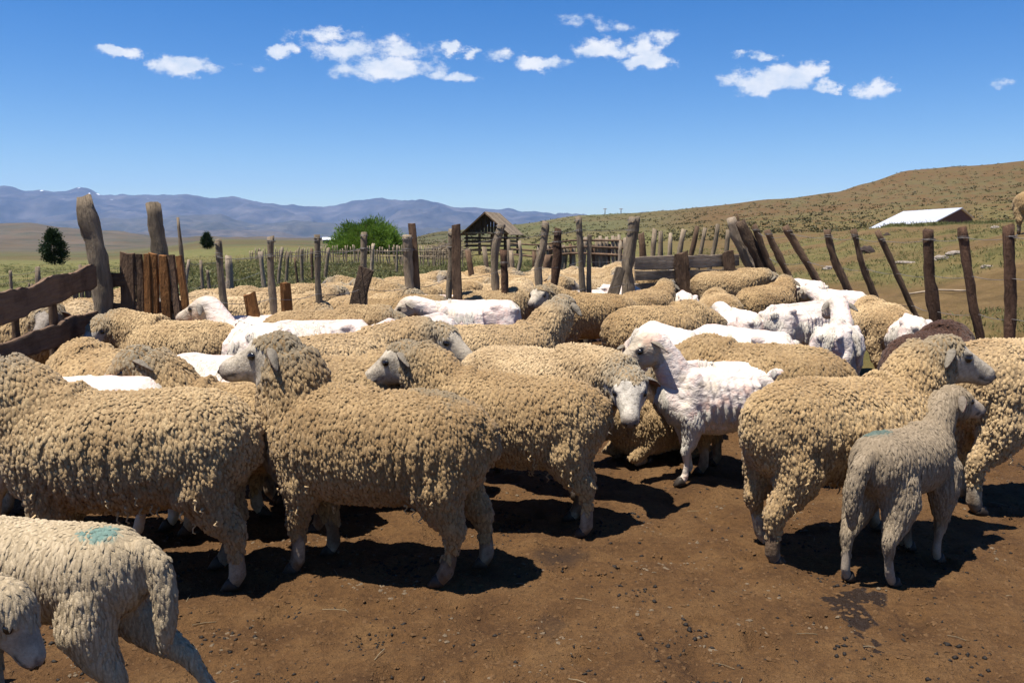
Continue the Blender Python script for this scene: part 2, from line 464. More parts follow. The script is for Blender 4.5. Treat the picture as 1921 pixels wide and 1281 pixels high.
def build_ground():
    ang = np.concatenate([np.linspace(-180, -42, 40)[:-1], np.linspace(-42, 42, 271), np.linspace(42, 180, 40)[1:]])
    rad = np.exp(np.linspace(math.log(.5), math.log(40), 400))
    rad = np.concatenate([rad, np.exp(np.linspace(math.log(40), math.log(11500), 170))[1:]])
    A = np.radians(ang)
    X = rad[:, None] * np.sin(A)[None]; Y = rad[:, None] * np.cos(A)[None]
    Z = terrain(X, Y)
    Z = Z - sstep(9500, 11500, np.hypot(X, Y)) * 150
    V = np.stack([X, Y, Z], -1).reshape(-1, 3)
    n = len(ang); k = len(rad)
    i, j = np.meshgrid(np.arange(k - 1), np.arange(n - 1), indexing='ij')
    a = (i * n + j).ravel()
    F = np.stack([a, a + 1, a + n + 1, a + n], 1)[:, ::-1]
    V = np.vstack([V, [[0, 0, 0]]])
    me = make_mesh('ground', V, F)
    # masks that belong to the place: bare trampled earth, green pasture
    x, y = V[:, 0], V[:, 1]; Yd = np.hypot(x, y)
    P = np.stack([x, y, 0 * x], 1)
    u = x / np.maximum(y, .3)
    right = sstep(.14, .30, u) * (y > 0)
    penend = np.where(u < .0, 17.0, 17.0 + 6 * np.clip(u, 0, .3))
    edge = Yd + fbm(P * .35, 3, 40) * 1.6
    green = sstep(0, 2.2, edge - penend) * (1 - right)
    slope = right * sstep(7.5, 10.5, edge)
    green = np.maximum(green, slope * (.24 + .46 * sstep(-.3, .8, fbm(P * .45, 3, 44) + .30 * sstep(13, 20, Yd))))
    green = green * (.72 + .28 * sstep(-.3, .3, fbm(P * .02, 3, 46)))
    dry = sstep(60, 220, Yd)
    me.attributes.new('green', 'FLOAT', 'POINT').data.foreach_set('value', green.astype(np.float32))
    lush = (1 - sstep(-.05, .03, u)) * sstep(30, 60, Yd) * sstep(1600, 500, Yd) * (.45 + .5 * sstep(-.25, .3, fbm(P * np.array([.004, .012, 1]), 3, 61)))
    me.attributes.new('lush', 'FLOAT', 'POINT').data.foreach_set('value', lush.astype(np.float32))
    moor = (1 - sstep(.0, .1, u)) * sstep(700, 1500, Yd)
    me.attributes.new('moor', 'FLOAT', 'POINT').data.foreach_set('value', moor.astype(np.float32))
    bankm = right * sstep(.12, .5, V[:, 2]) * sstep(60, 30, Yd)
    me.attributes.new('bank', 'FLOAT', 'POINT').data.foreach_set('value', bankm.astype(np.float32))
    me.attributes.new('dry', 'FLOAT', 'POINT').data.foreach_set('value', dry.astype(np.float32))
    n_ = NT('earth'); co = n_.coord()
    gA = n_.attr('green').outputs['Fac']; dA = n_.attr('dry').outputs['Fac']
    f1 = n_.noise(co, 3.0, 5, .65); f2 = n_.noise(co, 38, 5, .7); f3 = n_.noise(co, 150, 3, .7)
    dirt = n_.ramp(f1, [(.30, (.062, .0290, .0095)), (.5, (.102, .0505, .0170)), (.72, (.142, .0765, .0285))])
    dirt = n_.mix(1.0, dirt, n_.ramp(f2, [(.28, (.66, .64, .62)), (.5, (1, 1, 1)), (.75, (1.28, 1.26, 1.24))]), 'MULTIPLY')
    dirt = n_.mix(n_.attr('bank').outputs['Fac'], dirt, n_.mix(1.0, dirt, (1.25, 1.35, 1.6), 'MULTIPLY'))
    # damp stains: two lobes with a run, one dark patch, one faint patch
    def blob(cx, cy, rx, ry, ang=0):
        mp = n_.node('ShaderNodeMapping', vector_type='TEXTURE')
        mp.inputs['Location'].default_value = (cx, cy, 0); mp.inputs['Rotation'].default_value = (0, 0, ang); mp.inputs['Scale'].default_value = (rx, ry, 50)
        n_.L.new(wob, mp.inputs[0])
        ln = n_.node('ShaderNodeVectorMath', operation='LENGTH'); n_.L.new(mp.outputs[0], ln.inputs[0]); return ln.outputs['Value']
    nz = n_.node('ShaderNodeTexNoise'); nz.inputs['Scale'].default_value = 16; nz.inputs['Detail'].default_value = 3; n_.L.new(co, nz.inputs['Vector'])
    sb = n_.node('ShaderNodeVectorMath', operation='SUBTRACT'); sb.inputs[1].default_value = (.5, .5, .5); n_.L.new(nz.outputs['Color'], sb.inputs[0])
    sm = n_.node('ShaderNodeVectorMath', operation='SCALE'); sm.inputs['Scale'].default_value = .11; n_.L.new(sb.outputs[0], sm.inputs[0])
    ad = n_.node('ShaderNodeVectorMath', operation='ADD'); n_.L.new(co, ad.inputs[0]); n_.L.new(sm.outputs[0], ad.inputs[1]); wob = ad.outputs[0]
    S = lambda px, py: at_z(px, py, 0)
    wet = None
    for (px, py, rx, ry, a) in [(1618, 1118, .095, .065, 0), (1600, 1150, .062, .11, 0), (1628, 1195, .018, .075, .35), (1640, 1226, .026, .032, 0), (1575, 1125, .07, .04, 0)]:
        p = S(px, py); d = blob(p.x, p.y, rx, ry, a)
        wet = d if wet is None else n_.math('MINIMUM', wet, d)
    w1 = n_.mr(wet, 1.05, .88)
    p = S(1050, 1042); q = S(1030, 1175)
    w2 = n_.math('MULTIPLY', n_.mr(blob(p.x, p.y, .13, .13), 1.2, .5), .7)
    w3 = n_.math('MULTIPLY', n_.mr(blob(q.x, q.y, .07, .10), 1.1, .6), .45)
    w = n_.math('MAXIMUM', w1, n_.math('MAXIMUM', w2, w3))
    dirt = n_.mix(n_.math('MULTIPLY', w, .9), dirt, (.016, .0105, .0085))
    g1 = n_.noise(co, 1.3, 5, .7); g2 = n_.noise(co, 20, 4, .7)
    gr = n_.ramp(g1, [(.3, (.062, .074, .018)), (.5, (.115, .110, .032)), (.7, (.20, .145, .062))])
    far = n_.noise(n_.mapping(co, (1, 1, 0)), .020, 6, .7)
    fg = n_.ramp(far, [(.30, (.058, .062, .021)), (.46, (.082, .078, .029)), (.58, (.102, .088, .036)), (.78, (.122, .094, .044))])
    fg = n_.mix(n_.attr('lush').outputs['Fac'], fg, n_.ramp(n_.noise(n_.mapping(co, (.35, 1, 0)), .028, 6, .7), [(.36, (.034, .036, .016)), (.47, (.058, .066, .022)), (.58, (.095, .072, .040)), (.70, (.066, .085, .024))]))
    fg = n_.mix(n_.math('MULTIPLY', n_.attr('moor').outputs['Fac'], .85), fg, n_.ramp(n_.noise(n_.mapping(co, (1, 1, 0)), .0045, 7, .72), [(.34, (.026, .028, .018)), (.47, (.060, .052, .034)), (.56, (.088, .066, .044)), (.72, (.14, .105, .075))]))
    gr = n_.mix(dA, gr, fg)
    spk = n_.mr(n_.voro(co, .33, 'F1'), .32, .14)
    spk = n_.math('MULTIPLY', spk, n_.math('MULTIPLY', dA, .75))
    gr = n_.mix(spk, gr, (.035, .043, .018))
    gr = n_.mix(1.0, gr, n_.ramp(g2, [(.3, (.7, .7, .7)), (.7, (1.25, 1.25, 1.2))]), 'MULTIPLY')
    n_.color(n_.mix(gA, dirt, gr))
    rg = n_.mix(w1, (.93, .93, .93), (.42, .42, .42)); n_.L.new(rg, n_.b.inputs['Roughness'])
    p1 = n_.bump(f2, 1.0, .030)
    n_.bump(f3, .6, .006, p1)
    g = link('ground', me, n_.mat); tag(g, kind='structure')
    return g
build_ground()

# ------------------------------------------------------------------ far relief
def relief(name, px0, px1, sky, Ybase, Yridge, rowbase, rough, seed, colr, cols=420, rows=70, back=1.25, snow=False, shelf=None):
    px = np.linspace(px0, px1, cols)
    sk = np.interp(px, [s[0] for s in sky], [s[1] for s in sky])
    t = np.concatenate([np.linspace(0, 1, rows), np.linspace(1, 2, 14)[1:]])
    Yd = np.where(t <= 1, Ybase + (Yridge - Ybase) * t, Yridge * (1 + (back - 1) * (t - 1)))
    PX, T = np.meshgrid(px, t)
    YY = np.broadcast_to(Yd[:, None], PX.shape)
    XX = (PX - 960.5) / FPX * YY
    sc = (Yridge - Ybase)
    Pn = np.stack([XX / sc * 2.2, YY / sc * 1.3, 0 * XX], -1).reshape(-1, 3)
    gul = (1 - np.abs(fbm(Pn * 2.1, 5, seed))).reshape(PX.shape)
    hum = fbm(Pn * 1.1, 4, seed + 9).reshape(PX.shape)
    if shelf: prof = np.interp(np.minimum(T, 1), *shelf)
    else: prof = np.minimum(T, 1) ** 1.25
    zr = np.array([py_to_z(s, Yridge) for s in sk]); zb = py_to_z(rowbase, Ybase)
    H = zr[None, :] - zb
    env = np.sin(np.pi * np.clip(T, 0, 1)) ** .8
    Z = zb + H * prof + env * rough * ((gul - .6) * 1.0 + hum * .5)
    ridge = fbm(np.stack([px * .045, 0 * px, 0 * px], 1), 4, seed + 3) * rough * .085
    Z = Z + ridge[None, :] * np.clip(1 - np.abs(T - 1) * 6, 0, 1)
    Z = np.where(T > 1, Z - (T - 1) * H * 1.0, Z)
    V = np.stack([XX, YY, Z], -1).reshape(-1, 3)
    n = cols; k = len(t)
    i, j = np.meshgrid(np.arange(k - 1), np.arange(n - 1), indexing='ij'); a = (i * n + j).ravel()
    me = make_mesh(name, V, np.stack([a, a + 1, a + n + 1, a + n], 1))
    m = NT(name + '_rock'); co = m.coord()
    f = m.noise(m.mapping(co, (1, 1, 2.5)), 8.0 / sc, 6, .65)
    c = m.ramp(f, [(.3, colr[0]), (.5, colr[1]), (.72, colr[2])])
    if snow:
        sp = m.node('ShaderNodeSeparateXYZ'); m.L.new(co, sp.inputs[0])
        hi = m.mr(sp.outputs[2], 780, 960)
        sn = m.mr(m.noise(m.mapping(co, (1, .5, 1.6)), 30.0 / sc, 3, .5), .68, .70)
        c = m.mix(m.math('MULTIPLY', hi, sn), c, (.8, .8, .82))
    m.color(c)
    o = link(name, me, m.mat); tag(o, kind='structure'); return o
SKY = [(-900, 372), (-500, 360), (-200, 366), (0, 352), (28, 350), (60, 359), (110, 357), (172, 354), (200, 364), (262, 368), (300, 366), (368, 363),
       (400, 370), (465, 372), (510, 380), (560, 385), (620, 390), (660, 380), (722, 371), (790, 378), (850, 389), (920, 391), (1000, 397), (1090, 403),
       (1150, 411), (1185, 402), (1215, 397.5), (1245, 403), (1300, 415), (1500, 425), (1800, 430)]
relief('mountain_range', -900, 1800, SKY, 13500, 21000, 452, 420, 11,
       [(.022, .021, .020), (.050, .045, .040), (.110, .095, .085)], cols=620, rows=90, snow=True)
relief('foothill_range', -900, 1150, [(-900, 425), (-300, 418), (0, 422), (200, 412), (420, 402), (470, 420), (560, 415), (640, 425), (800, 428), (1000, 432), (1150, 440)],
       10500, 13800, 452, 190, 71, [(.028, .030, .02), (.055, .05, .038), (.10, .085, .066)], cols=380, rows=50)
relief('mesa', 215, 640, [(215, 448), (250, 438), (310, 434), (330, 432), (520, 433), (535, 437), (560, 444), (600, 447), (640, 451)],
       8600, 10300, 453, 26, 91, [(.028, .024, .02), (.06, .05, .038), (.12, .095, .07)], cols=260, rows=40,
       shelf=([0, .3, .55, .72, .78, 1.0], [0, .12, .30, .45, .97, 1.0]))

def build_haze():
    x0, x1, y0, y1, z0, z1 = -24000, 24000, -6000, 27500, -220, 1750
    V = [(x, y, z) for z in (z0, z1) for y in (y0, y1) for x in (x0, x1)]
    F = [(0, 2, 3, 1), (4, 5, 7, 6), (0, 1, 5, 4), (2, 6, 7, 3), (0, 4, 6, 2), (1, 3, 7, 5)]
    me = make_mesh('haze', np.array(V, float), np.array(F), smooth=False)
    m = bpy.data.materials.new('haze_air'); m.use_nodes = True
    nt = m.node_tree; nt.nodes.clear()
    o = nt.nodes.new('ShaderNodeOutputMaterial'); v = nt.nodes.new('ShaderNodeVolumePrincipled')
    v.inputs['Color'].default_value = (.30, .54, 1.0, 1); v.inputs['Density'].default_value = HAZE
    v.inputs['Anisotropy'].default_value = 0.0
    nt.links.new(v.outputs[0], o.inputs['Volume'])
    h = link('haze', me, m); tag(h, 'thin blue haze over the far valley and mountains', 'haze', kind='stuff')
HAZE = 2.2e-5
build_haze()
# ------------------------------------------------------------------ sheep
_LK = {}
def lock_base():
    """unit tuft: a low ridged dome, axis x (flow), y across, z outward; 8 triangles"""
    V = [[-1.0, 0, -.35], [-.45, .92, -.30], [.45, .85, -.30], [1.1, 0, -.05], [.45, -.85, -.30], [-.45, -.92, -.30], [-.40, 0, .95], [.48, 0, 1.0]]
    F = [[0, 6, 1], [1, 6, 2], [2, 6, 7], [2, 7, 3], [3, 7, 4], [4, 7, 6], [4, 6, 5], [5, 6, 0]]
    return np.array(V, float), np.array(F)[:, ::-1]
LOCK = lock_base()

def poisson(P, r, rng):
    """indices of a blue-noise subset of P with spacing r"""
    cell = np.floor(P / r).astype(int)
    grid = {}; keep = []
    r2 = r * r
    Pl = P.tolist(); cl = cell.tolist()
    for i in range(len(Pl)):
        cx, cy, cz = cl[i]; x, y, z = Pl[i]; ok = True
        for a in (cx - 1, cx, cx + 1):
            for b in (cy - 1, cy, cy + 1):
                for c in (cz - 1, cz, cz + 1):
                    for q in grid.get((a, b, c), ()):
                        if (q[0] - x) ** 2 + (q[1] - y) ** 2 + (q[2] - z) ** 2 < r2:
                            ok = False; break
                    if not ok: break
                if not ok: break
            if not ok: break
        if ok:
            grid.setdefault((cx, cy, cz), []).append((x, y, z)); keep.append(i)
    return np.array(keep)

def grow_locks(V, F, N, wool, rng, spacing, W, H, Lmul, base_cols, hi=True, ridge=.010, seed=0, dark=None, headzone=None, curls=None, top_round=1.0, ridge_p=.055, clump=None):
    tri = V[F]
    wf = wool[F].mean(1)
    area = .5 * np.linalg.norm(np.cross(tri[:, 1] - tri[:, 0], tri[:, 2] - tri[:, 0]), axis=1)
    area = area * (wf > .5)
    tot = area.sum()
    cnt = int(tot / (spacing ** 2) * 2.4)
    idx = rng.choice(len(F), cnt, p=area / tot)
    a, b = rng.random(cnt), rng.random(cnt); sw = a + b > 1; a[sw] = 1 - a[sw]; b[sw] = 1 - b[sw]
    P = tri[idx, 0] + (tri[idx, 1] - tri[idx, 0]) * a[:, None] + (tri[idx, 2] - tri[idx, 0]) * b[:, None]
    nn = nrm(N[F[idx]].mean(1))
    # squeeze the metric along the flow on the sides so that locks hang in columns
    k = poisson(P * np.array([1.15, 1.0, .84]), spacing, rng)
    P, nn = P[k], nn[k]; m = len(P)
    d = np.tile(np.array([-.10, 0, -1.0]), (m, 1)) + rng.normal(0, .13, (m, 3))
    t = d - (d * nn).sum(1, keepdims=True) * nn
    side = np.clip(np.linalg.norm(t, axis=1), 0, 1)
    rnd = rng.normal(0, 1, (m, 3)); rnd -= (rnd * nn).sum(1, keepdims=True) * nn
    t = nrm(nrm(t) * (side ** 1.2)[:, None] + nrm(rnd) * (.35 * (1 - side) + .08)[:, None])
    bt = np.cross(nn, t)
    wob = fbm(P * np.array([9, 9, 3.0]), 3, seed + 5)
    rd = .5 + .5 * np.sin(P[:, 0] / ridge_p * 2 * np.pi + wob * 2.6)
    sd = sstep(.35, .85, side)
    big = fbm(P * 11.0, 2, seed + 8)
    out = ridge * .12 * big
    hmul = np.ones(m)
    if clump:                                                # tufts gather into staples with dark partings between them
        from mathutils.kdtree import KDTree
        cs, amp = clump
        Q = P * np.array([1, 1, .36])
        ck = poisson(Q, cs, rng); kd = KDTree(len(ck))
        for i_, j_ in enumerate(ck): kd.insert(Q[j_], i_)
        kd.balance()
        near = np.empty(m, int); f1 = np.empty(m); f2 = np.empty(m)
        for i_ in range(m):
            a_, b_ = kd.find_n(Q[i_], 2); near[i_] = ck[a_[1]]; f1[i_] = a_[2]; f2[i_] = b_[2]
        edge = np.clip((f2 - f1) / (.55 * cs), 0, 1)
        rel_ = P - P[near]
        lean = np.clip((rel_ * bt).sum(1) / cs, -1, 1)
        nn = nrm(nn + bt * (lean * amp * 1.1)[:, None] + nrm(rnd) * .10); bt = np.cross(nn, t)
        out = out + cs * amp * .50 * (edge - .62)
        hmul = .55 + .5 * edge
    sc = rng.uniform(.72, 1.34, m)
    back = sstep(-.25, -.42, P[:, 0])
    L = W * (1.05 * top_round + (Lmul - 1.05) * sd * (1 - .35 * back)) * sc * rng.uniform(.8, 1.25, m)
    Wd = W * sc * rng.uniform(.85, 1.15, m)
    Hh = H * rng.uniform(.7, 1.35, m) * hmul
    B, BF = LOCK
    nb = len(B)
    lift = .22 * (B[:, 0] + .3)
    X = (P + nn * out[:, None])[:, None] + t[:, None] * (B[None, :, 0, None] * L[:, None, None]) + bt[:, None] * (B[None, :, 1, None] * Wd[:, None, None]) \
        + nn[:, None] * ((B[None, :, 2] * Hh[:, None] + lift[None] * Hh[:, None])[..., None])
    X = X + fbm(X.reshape(-1, 3) * 70, 1, seed + 3).reshape(m, nb, 1) * nn[:, None] * H * .35
    FF = (np.arange(m)[:, None, None] * nb + BF[None]).reshape(-1, 3)
    c0, c1 = np.array(base_cols[0]), np.array(base_cols[1])
    mixv = np.clip(.5 + .55 * fbm(P * 5.0, 3, seed + 12) + rng.normal(0, .16, m), 0, 1)
    col = c0[None] * (1 - mixv[:, None]) + c1[None] * mixv[:, None]
    if headzone is not None:
        hz = headzone(P)[:, None]
        col = col * (1 - hz) + np.array(base_cols[2])[None] * (.85 + .3 * rng.random((m, 1))) * hz
    if dark is not None:                                     # paint or dirt marks: list of (centre, radius, colour, amount)
        for (c, r, dc, am) in dark:
            q = np.linalg.norm((P - np.array(c)) / np.array(r), axis=1) + .45 * fbm(P * 22, 2, seed + 33)
            w_ = (sstep(1.0, .6, q) * am)[:, None]
            col = col * (1 - w_) + np.array(dc)[None] * w_
    colv = np.repeat(col[:, None], nb, 1)
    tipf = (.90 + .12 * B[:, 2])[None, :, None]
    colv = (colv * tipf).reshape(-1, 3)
    VV = X.reshape(-1, 3)
    if curls:                                                # loose hanging curls along the lower flank
        parts = [(VV, FF)]; cc = [colv]
        low = np.where((np.abs(nn[:, 1]) > .55) & (P[:, 2] < curls[1]) & (P[:, 2] > curls[1] - .16))[0]
        if len(low):
            for i in rng.choice(low, min(curls[0], len(low)), replace=False):
                p = P[i]; h = rng.uniform(.02, .05); ph = rng.uniform(0, 6)
                s = np.linspace(0, 1, 5)
                C_ = p[None] + nn[i][None] * (.014 + .006 * np.sin(s * 7 + ph))[:, None] + np.outer(.006 * np.sin(s * 9 + ph), [1, 0, 0]) + np.outer(s * h, [0, 0, -1])
                tv, tf = tube(C_, .0045 * (1 - .55 * s), n=4, up=(1, 0, 0))
                parts.append((tv, tf)); cc.append(np.tile(np.array(base_cols[1]) * rng.uniform(.8, 1.35), (len(tv), 1)))
            VV, FF = join(parts); colv = np.vstack(cc)
    return VV, FF, np.clip(colv, 0, 1)

def remesh(V, F, vox, smooth=3):
    me = make_mesh('tmp', V, F)
    o = bpy.data.objects.new('tmp', me); C.objects.link(o)
    r = o.modifiers.new('r', 'REMESH'); r.mode = 'VOXEL'; r.voxel_size = vox; r.adaptivity = 0
    s = o.modifiers.new('s', 'SMOOTH'); s.factor = .5; s.iterations = smooth
    t = o.modifiers.new('t', 'TRIANGULATE')
    dg = bpy.context.evaluated_depsgraph_get(); dg.update()
    ev = o.evaluated_get(dg); m2 = ev.to_mesh()
    n = len(m2.vertices); VV = np.empty(n * 3, np.float32); m2.vertices.foreach_get('co', VV)
    NN = np.empty(n * 3, np.float32); m2.vertices.foreach_get('normal', NN)
    FF = np.empty(len(m2.polygons) * 3, np.int32); m2.loops.foreach_get('vertex_index', FF)
    ev.to_mesh_clear()
    bpy.data.objects.remove(o); bpy.data.meshes.remove(me)
    return VV.reshape(-1, 3).astype(float), FF.reshape(-1, 3), NN.reshape(-1, 3).astype(float)

KIND = {
  'wool': dict(rings=[(-.475, .545, .05, .07), (-.45, .542, .11, .125), (-.40, .538, .165, .172), (-.32, .533, .205, .206), (-.20, .525, .226, .220), (-.05, .517, .240, .224),
                      (.10, .517, .240, .226), (.23, .525, .220, .222), (.33, .54, .182, .20), (.40, .555, .13, .15), (.45, .565, .07, .09)],
               nb=(.31, 0, .615), nl=.285, nr=[.185, .172, .145, .112], head=.275, hs=1.12, legw=1.0, fx=.25, hx=-.34, lw=.115, top=.42, woolz=(.135, .155), bareface=.16),
  'shorn': dict(rings=[(-.43, .545, .04, .06), (-.405, .545, .085, .09), (-.36, .54, .125, .128), (-.29, .527, .148, .148), (-.18, .505, .132, .162), (-.05, .48, .158, .188),
                       (.08, .472, .168, .196), (.20, .48, .150, .188), (.30, .50, .115, .16), (.37, .52, .07, .105), (.40, .53, .04, .06)],
               nb=(.29, 0, .56), nl=.27, nr=[.125, .105, .085, .075], head=.27, hs=1.04, legw=.72, fx=.24, hx=-.32, lw=.095, top=.40, woolz=(0, 0), bareface=.0),
  'lamb': dict(rings=[(-.325, .485, .03, .05), (-.305, .483, .075, .085), (-.26, .478, .108, .118), (-.18, .472, .122, .130), (-.06, .462, .126, .134),
                      (.06, .460, .124, .134), (.16, .468, .112, .130), (.24, .480, .088, .11), (.29, .495, .05, .07)],
               nb=(.20, 0, .52), nl=.20, nr=[.105, .088, .074, .066], head=.195, hs=.82, legw=.66, fx=.18, hx=-.235, lw=.075, top=.37, woolz=(.13, .14), bareface=.42),
}
WOOL = ((.325, .214, .104), (.500, .358, .192), (.275, .222, .15))
WOOL2 = ((.290, .186, .086), (.450, .314, .162), (.25, .202, .135))
WOOL3 = ((.355, .244, .130), (.535, .395, .228), (.30, .248, .175))
BROWN = ((.050, .022, .013), (.085, .043, .027), (.048, .024, .016))
LAMBC = ((.36, .280, .178), (.475, .375, .25), (.40, .325, .235))
LAMBD = ((.235, .180, .120), (.32, .25, .172), (.28, .22, .16))
def dirv(yaw, pitch):
    y, p = R(yaw), R(pitch); return np.array([math.cos(y) * math.cos(p), math.sin(y) * math.cos(p), math.sin(p)])

def sheep_geo(kind='wool', neck=(0, 25), head=(0, -20), legs=(0, 0, 0, 0), seed=1, vox=.0115, spacing=.0104, cols=WOOL, hi=False,
              lie=False, marks=None, tail=True, fat=1.0, locks=True, curls=22, face=(.40, .34, .26), dirtyleg=.55, nlen=1.0, earc=(.20, .115, .085), lockh=.62, ridge=1.0, bare=None):
    K = dict(KIND[kind]); rng = np.random.default_rng(seed)
    if bare is not None: K['bareface'] = bare
    hx, fx, lw, top, q = K['hx'], K['fx'], K['lw'], K['top'], K['legw']
    dz = -top + .17 if lie else 0.0
    Z = np.array([0, 0, dz])
    P = []
    rg = K['rings']
    rx = np.array([r[0] for r in rg]); zc = np.array([r[1] for r in rg]) + .008 * np.sin(np.array([r[0] for r in rg]) * 9 + seed)
    P.append(tube(np.stack([rx, 0 * rx, zc + dz], 1), np.array([r[2] for r in rg]) * fat, np.array([r[3] for r in rg]), n=20, power=2.15))
    # legs: front-left, front-right, hind-left, hind-right; value = forward swing of the foot
    feet = []
    wl = kind == 'wool'
    for i, (sx, sd) in enumerate(((1, 1), (1, -1), (-1, 1), (-1, -1))):
        sw = legs[i]; y0 = sd * lw
        if lie:
            if sx > 0:
                pts = [(fx, y0 * 1.05, top + dz), (fx + .06, y0 * 1.2, .12), (fx + .17, y0 * 1.2, .055), (fx + .10, y0 * 1.1, .03), (fx + .0, y0 * 1.0, .03)]
                rr = [.09, .065, .042, .03, .027]
                feet.append((fx - .03, y0, .0, sd))
            else:
                pts = [(hx + .02, y0, top + dz), (hx + .12, y0 * 1.5, .12), (hx + .02, y0 * 1.7, .06), (hx + .16, y0 * 1.75, .035), (hx + .24, y0 * 1.75, .03)]
                rr = [.12, .09, .05, .03, .027]
                feet.append((hx + .27, y0 * 1.75, 0, sd))
            rr = [r * (q if r < .08 else (.75 + .25 * q)) for r in rr]
            P.append(tube(pts, rr, n=10, up=(0, 0, 1))); continue
        k = top / .42
        if sx > 0:
            pts = [(fx + .02, y0 * .35, .56 * k), (fx + .01, y0 * .8, .46 * k), (fx - .01, y0, .36 * k), (fx + sw * .35, y0, .255 * k), (fx + .012 + sw * .55, y0 * .98, .205 * k), (fx + sw * .75, y0 * .96, .13 * k), (fx + sw * .95, y0 * .95, .065), (fx + .022 + sw, y0 * .95, .022)]
            rr = [.07, .112, .084, .050, .043, .027, .031, .025] if wl else [.05, .09, .075, .045, .040, .027, .032, .027]
            feet.append((fx + .028 + sw, y0 * .95, 0, sd))
        else:
            pts = [(hx + .06, y0 * .3, .57 * k), (hx + .04, y0 * .62, .47 * k), (hx + .035 + sw * .1, y0 * 1.02, .37 * k), (hx - .005 + sw * .25, y0, .29 * k), (hx - .052 + sw * .45, y0 * .97, .225 * k), (hx - .045 + sw * .65, y0 * .95, .15 * k), (hx - .035 + sw * .9, y0 * .95, .065), (hx - .008 + sw, y0 * .95, .022)]
            rr = [.08, .140, .108, .068, .046, .029, .033, .026] if wl else [.06, .105, .088, .056, .042, .028, .033, .028]
            feet.append((hx + .0 + sw, y0 * .95, 0, sd))
        rr = [r * (q if j > 3 else (.62 + .38 * q)) * (1 if kind != 'lamb' else .96) for j, r in enumerate(rr)]
        P.append(tube(pts, rr, n=12, up=(1, 0, 0)))
    # neck and head
    nd = dirv(*neck); hd = dirv(*head)
    NB = np.array(K['nb']) + Z; nl = K['nl'] * nlen
    poll = NB + nd * nl
    lat = nrm(np.cross(np.array([0, 0, 1.0]), hd)); up = np.cross(hd, lat)
    mid = NB + nd * nl * .55 + (nd - hd) * .012
    npts = np.array([NB - np.array([.13, 0, .02]), NB, mid, poll - hd * .01])
    nr = np.array(K['nr'])
    P.append(tube(npts, nr * .92, nr * 1.02, n=16, up=(0, 0, 1) if abs(nd[2]) < .9 else (1, 0, 0)))
    HL = K['head']; hs = K['hs']
    tt = np.array([-.26, -.16, 0, .15, .30, .45, .60, .75, .88, .97, 1.03])
    hw = np.array([.030, .062, .078, .080, .074, .060, .048, .042, .041, .034, .016]) * hs
    hh = np.array([.030, .062, .084, .090, .086, .074, .060, .050, .045, .036, .018]) * hs
    of = np.array([.0, .0, .0, -.004, -.010, -.010, -.006, -.006, -.008, -.010, -.014]) * hs
    HC = poll[None] + hd[None] * (tt * HL)[:, None] + up[None] * of[:, None]
    P.append(tube(HC, hw, hh, n=14, up=up, power=2.2))
    for sd in (1, -1):
        P.append(ellipsoid(poll + hd * HL * .30 + lat * sd * .052 * hs + up * .040 * hs, np.array([.040, .022, .018]) * hs, axes=np.stack([hd, lat, up]), n=8, m=5))  # brow
        P.append(ellipsoid(poll + hd * HL * .22 + lat * sd * .045 * hs - up * .045 * hs, np.array([.055, .03, .035]) * hs, axes=np.stack([hd, lat, up]), n=8, m=5))  # jaw
    if kind == 'shorn':
        for sd in (1, -1):
            P.append(ellipsoid((-.235, sd * .098, .632 + dz), (.06, .034, .032)))
            P.append(ellipsoid((-.395, sd * .06, .605 + dz), (.04, .028, .03)))
            P.append(ellipsoid((.225, sd * .105, .50 + dz), (.06, .05, .15)))
            P.append(ellipsoid((-.31, sd * .105, .44 + dz), (.10, .055, .14)))
            for j in range(7):
                xr = -.10 + j * .045
                P.append(tube([(xr + .01, sd * .06, .655 + dz), (xr - .005, sd * .150, .57 + dz), (xr - .02, sd * .172, .47 + dz), (xr - .01, sd * .15, .37 + dz)], [.010, .016, .016, .010], n=6, up=(1, 0, 0)))
        P.append(tube([(-.36, 0, .668 + dz), (-.2, 0, .668 + dz), (0, 0, .664 + dz), (.2, 0, .672 + dz), (.3, 0, .66 + dz)], [.02, .022, .022, .024, .02], n=8))
    if tail:
        if kind == 'lamb':
            P.append(tube([(-.30, 0, .54 + dz), (-.365, .005, .49 + dz), (-.385, .012, .41 + dz), (-.385, .018, .33 + dz), (-.375, .02, .25 + dz)], [.036, .036, .034, .030, .012], n=10, up=(1, 0, 0)))
        else:
            x = rg[0][0] + .03
            P.append(tube([(x + .05, 0, .66 + dz), (x - .01, 0, .60 + dz), (x - .025, 0, .52 + dz), (x - .02, 0, .46 + dz)], np.array([.05, .052, .046, .02]) * (1 if wl else .6), n=10, up=(1, 0, 0)))
    V, F = join(P)
    V, F, N = remesh(V, F, vox, 4 if kind != 'shorn' else 2)
    if lie: V[:, 2] = np.maximum(V[:, 2], .004)
    # where wool grows
    rel = V - poll; th = rel @ hd / HL; rad = np.linalg.norm(rel - np.outer(rel @ hd, hd), axis=1); hu = rel @ up; hlat = rel @ lat
    ishead = (th > -.3) & (th < 1.25) & (rad < .125)
    bare_head = ishead & (th > K['bareface'] + .13 * np.clip(-hu / .05 + .2, 0, 1) + .15 * np.clip(hu / .06 - .3, 0, 1) + .05 * np.sin(hlat * 60))
    zl = np.where(V[:, 0] > 0, K['woolz'][1], K['woolz'][0])
    bare_leg = (V[:, 2] < zl + .02 * np.sin(V[:, 0] * 80 + V[:, 1] * 50)) & (not lie)
    if lie: bare_leg = (V[:, 2] < .05) & (np.abs(V[:, 1]) > .09)
    wool = (~(bare_head | bare_leg)).astype(float)
